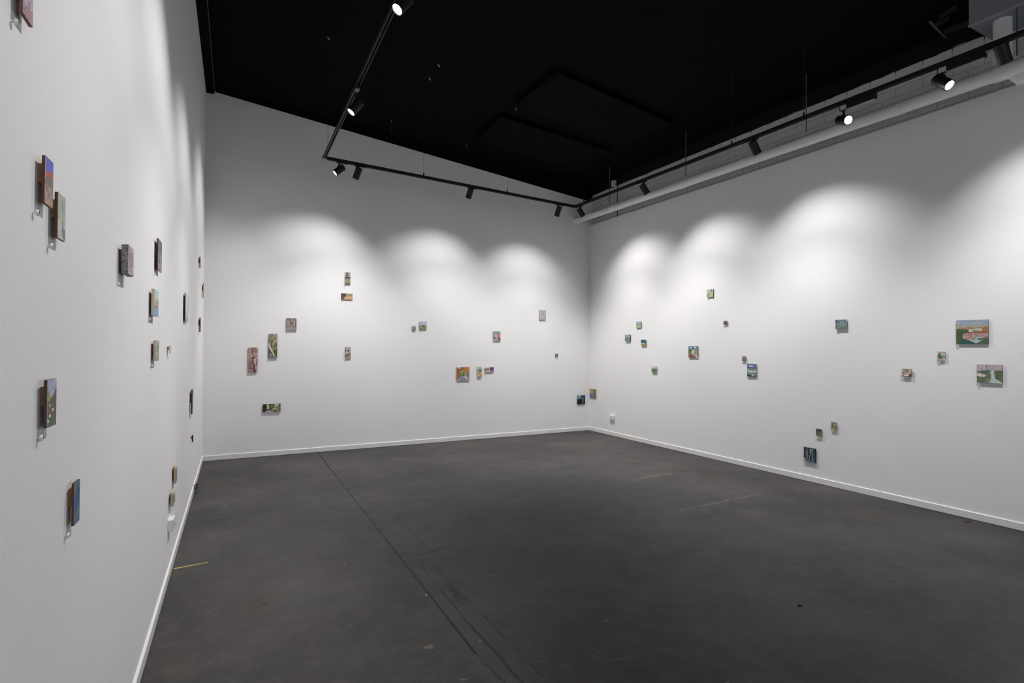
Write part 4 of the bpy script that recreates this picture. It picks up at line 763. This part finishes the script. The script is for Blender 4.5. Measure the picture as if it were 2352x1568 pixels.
flat(WR,'R',2072.2,2093.2,846.8,864.8,846.8,865,[('B','a09484'),('P','94785c',[(.3,0),(.6,.05),(.65,.5),(.3,.5)]),('P','a4a090',[(.65,.05),(1,.1),(1,.5),(.7,.5)]),('P','5c3424',[(0,.55),(.25,.5),(.35,.72),(.1,.7)]),('P','bc9c8c',[(.15,.5),(.5,.48),(.85,.5),(.8,.75),(.4,.8)]),('L','e0c8b4',.06,[(0,.66),(.25,.82),(.55,.86),(.8,.7),(.95,.55)]),('P','5a3c30',[(.75,.7),(1,.5),(1,1),(.7,1)]),('P','503424',[(0,.78),(.3,.94),(.7,.95),(.7,1),(0,1)])],
  'small brown and cream painting, leftmost of the four at the right edge',192, d=.022, th=.010, side='7c6c5c')
flat(WR,'R',2244.1,2302.6,836.2,877.6,837.4,881,[('B','5c664e'),('P','a8989c',[(0,0),(1,0),(1,.42),(.7,.36),(.5,.28),(0,.38)]),('N','b8a4a4',.6,7,5,.55,0,.35,0,1),('L','4c4448',.013,[(.38,0),(.385,.30)]),('P','5c7468',[(0,.42),(.2,.33),(.45,.28),(.55,.3),(.58,.55),(.4,.62),(0,.56)]),('P','466058',[(.1,.4),(.45,.3),(.5,.45),(.2,.5)]),('P','d0bcac',[(0,.52),(.15,.5),(.42,.62),(.2,.68),(0,.66)]),('P','54565c',[(0,.66),(.1,.66),(.1,.82),(0,.82)]),('P','5c6848',[(0,.75),(.3,.66),(.55,.5),(.58,.75),(.5,1),(0,1)]),('P','9ca8a4',[(.54,.38),(.66,.36),(.72,.74),(.56,.75)]),('L','e4e8e4',.012,[(.55,.40),(.68,.39)]),('L','e4e8e4',.012,[(.56,.46),(.68,.45)]),('L','dce4dc',.012,[(.58,.54),(.72,.52)]),('L','e4e8e4',.012,[(.57,.62),(.68,.61)]),('L','e4e8e4',.012,[(.58,.70),(.72,.69)]),('P','54603c',[(.66,.4),(.78,.30),(1,.28),(1,.98),(.74,.72)]),('N','64704c',.6,10,8,.55,.3,.95,.68,1),('P','a8b8a8',[(.44,1),(.56,.76),(.72,.74),(1,.98),(1,1)]),('N','6c7c5c',.6,10,9,.58,.6,1,0,.55)],
  'second largest painting, steps between dark hedges, at the right edge below the valley',188, d=.016, th=.009, side='5c5448')
PIN = 'white numbered pin below the '
for u, v, nm, r in ((39, 52, 'pink painting at the top left edge of the photo', .0055), (87, 488, 'blue sky and red hills painting', .0055), (120, 565, 'pale green bottle painting', .0055), (274.4, 652, 'thick speckled block painting', .0045),
    (355.3, 629, 'tall slate-grey painting', .0045), (344.6, 733, 'pale building and blue water painting', .0045), (420.3, 743, 'tall pale grey-blue painting', .0045), (350, 840, 'green and tan bushland painting', .0045),
    (386.6, 822, 'tiny teal-edged painting', .0045), (96, 1004.7, 'white dots on hillside painting', .0055), (158, 1228, 'deep blue and green painting', .0055), (438.2, 957, 'dark blue-grey upright painting', .0045), (457.3, 767, 'dark purple-black painting', .0045)):
    pin(WL, u, v, PIN+nm, r*1.15)
for u, v, nm in ((572, 860, 'reddish tree bark painting'), (617, 829, 'pale leaning trunk painting'), (658.5, 763, 'dusky mauve forest painting'), (791.5, 656, 'painting with the dark red window'), (783.7, 690.5, 'wide orange and brown painting'),
    (792.5, 827, 'grey wall and ochre corner painting'), (604.5, 951, 'wide garden path painting'), (948, 759.5, 'tiny pale green back wall painting'), (965, 760, 'green hill and hedge painting'), (1133.7, 788, 'coral red arch painting'), (1049.7, 880, 'orange painting with round tree'),
    (1096.7, 869.3, 'teal pond painting'), (1114.2, 858, 'small purple and green painting'), (1240, 737, 'lilac painting high on the right of the back wall'), (1276.2, 822.5, 'tiniest dark green painting'), (1326, 933.5, 'dark teal and black corner painting')):
    pin(WB, u, v, PIN+nm, .0062)
for u, v, nm in ((1367.3, 918, 'ochre and blue corner painting'), (1463.8, 757.5, 'topmost of the far cluster of three'), (1440, 787, 'leftmost of the far cluster of three'), (1475, 797.5, 'dark blue painting with golden base'), (1500, 858, 'pink sky over green field painting'), (1626.5, 687, 'pale green painting highest on the right wall'),
    (1663.5, 749, 'tiny magenta painting'), (1583, 825.5, 'curving pale path painting'), (1706.5, 832, 'tiny grey and pink painting'), (1718.7, 868.7, 'blue and green water bands painting'), (1923.3, 763.3, 'misty grey-blue trees painting'), (1910.3, 991.5, 'small olive bush painting'), (1876.3, 1006.5, 'small dark green path painting'),
    (1848.3, 1064.5, 'night forest painting with pink trunks'), (2199.8, 797, 'largest valley painting'), (2156.8, 833.5, 'lakeside hill painting'), (2075.8, 869.5, 'brown and cream painting'), (2249.3, 887, 'hedge steps painting')):
    pin(WR, u, v, PIN+nm, .0062)
# ------------------------------------------------------------------ things on the floor
A = on_z(398.5, 1306, 0); B = on_z(477, 1291, 0); d_ = (B-A).normalized(); s_ = Vector((-d_.y, d_.x, 0))
bm = bmesh.new(); n_ = 14; L_, R_ = [], []
for i in range(n_+1):
    f = i/n_; wd_ = .0105*(1-.45*f)*(.92+.16*random.random()); c_ = A+(B-A)*f
    L_.append((c_+s_*wd_)); R_.append((c_-s_*wd_))
lo = [[bm.verts.new(Vector((q.x, q.y, z))) for q in P] for z in (0, .0006) for P in (L_, R_)]
for i in range(n_):
    bm.faces.new((lo[2][i], lo[3][i], lo[3][i+1], lo[2][i+1])); bm.faces.new((lo[0][i], lo[0][i+1], lo[1][i+1], lo[1][i]))
    bm.faces.new((lo[0][i], lo[2][i], lo[2][i+1], lo[0][i+1])); bm.faces.new((lo[1][i], lo[1][i+1], lo[3][i+1], lo[3][i]))
bmesh.ops.recalc_face_normals(bm, faces=bm.faces)
tag(bm_obj('tape_strip', bm, M_TAPE), 'short strip of yellow tape on the floor by the left skirting', 'tape')
c = on_z(2224, 1198, 0)
bm = bmesh.new(); sp = [(-.038, 0), (-.02, .008), (-.006, .018), (.004, .007), (.02, .012), (.04, .004), (.018, -.006), (.006, -.014), (-.008, -.006), (-.024, -.009)]
random.seed(3)
top = [bm.verts.new((x, y, .002+.012*abs(x)/.04+.004*random.random())) for x, y in sp]; ct = bm.verts.new((0, 0, .0015))
bot = [bm.verts.new((v.co.x, v.co.y, v.co.z-.0012)) for v in top]; cb = bm.verts.new((0, 0, .0003))
for i in range(len(sp)):
    j = (i+1) % len(sp); bm.faces.new((ct, top[i], top[j])); bm.faces.new((cb, bot[j], bot[i])); bm.faces.new((top[i], bot[i], bot[j], top[j]))
bmesh.ops.recalc_face_normals(bm, faces=bm.faces)
tag(bm_obj('dry_leaf', bm, M_LEAF, None, c, (0, 0, -YAW)), 'curled brown dry leaf on the floor by the right skirting', 'leaf')
c = on_z(1837, 1391, 0)
bm = bmesh.new(); tube(bm, [(-.012, 0, .003), (-.006, .001, .004), (0, -.003, .003), (.006, -.001, .003), (.012, -.006, .003)], [.002, .0045, .003, .0038, .0015], 8)
tag(bm_obj('rubber_scrap', bm, M_SCRAP, None, c, (0, 0, -YAW)), 'tiny black scrap lying mid-floor on the right', 'scrap')
q = WR.at(1490, 1009, .02); a_ = WR.loc(q)[0]
bm = bmesh.new(); tube(bm, [(-.012, 0, .004), (0, .001, .006), (.012, 0, .003)], [.003, .006, .002], 8)
tag(bm_obj('grit_lump', bm, M_SCRAP, None, WR.pt(a_, HS, .006), (0, 0, WR.rot())), 'small dark lump of grit on top of the right skirting board', 'grit')
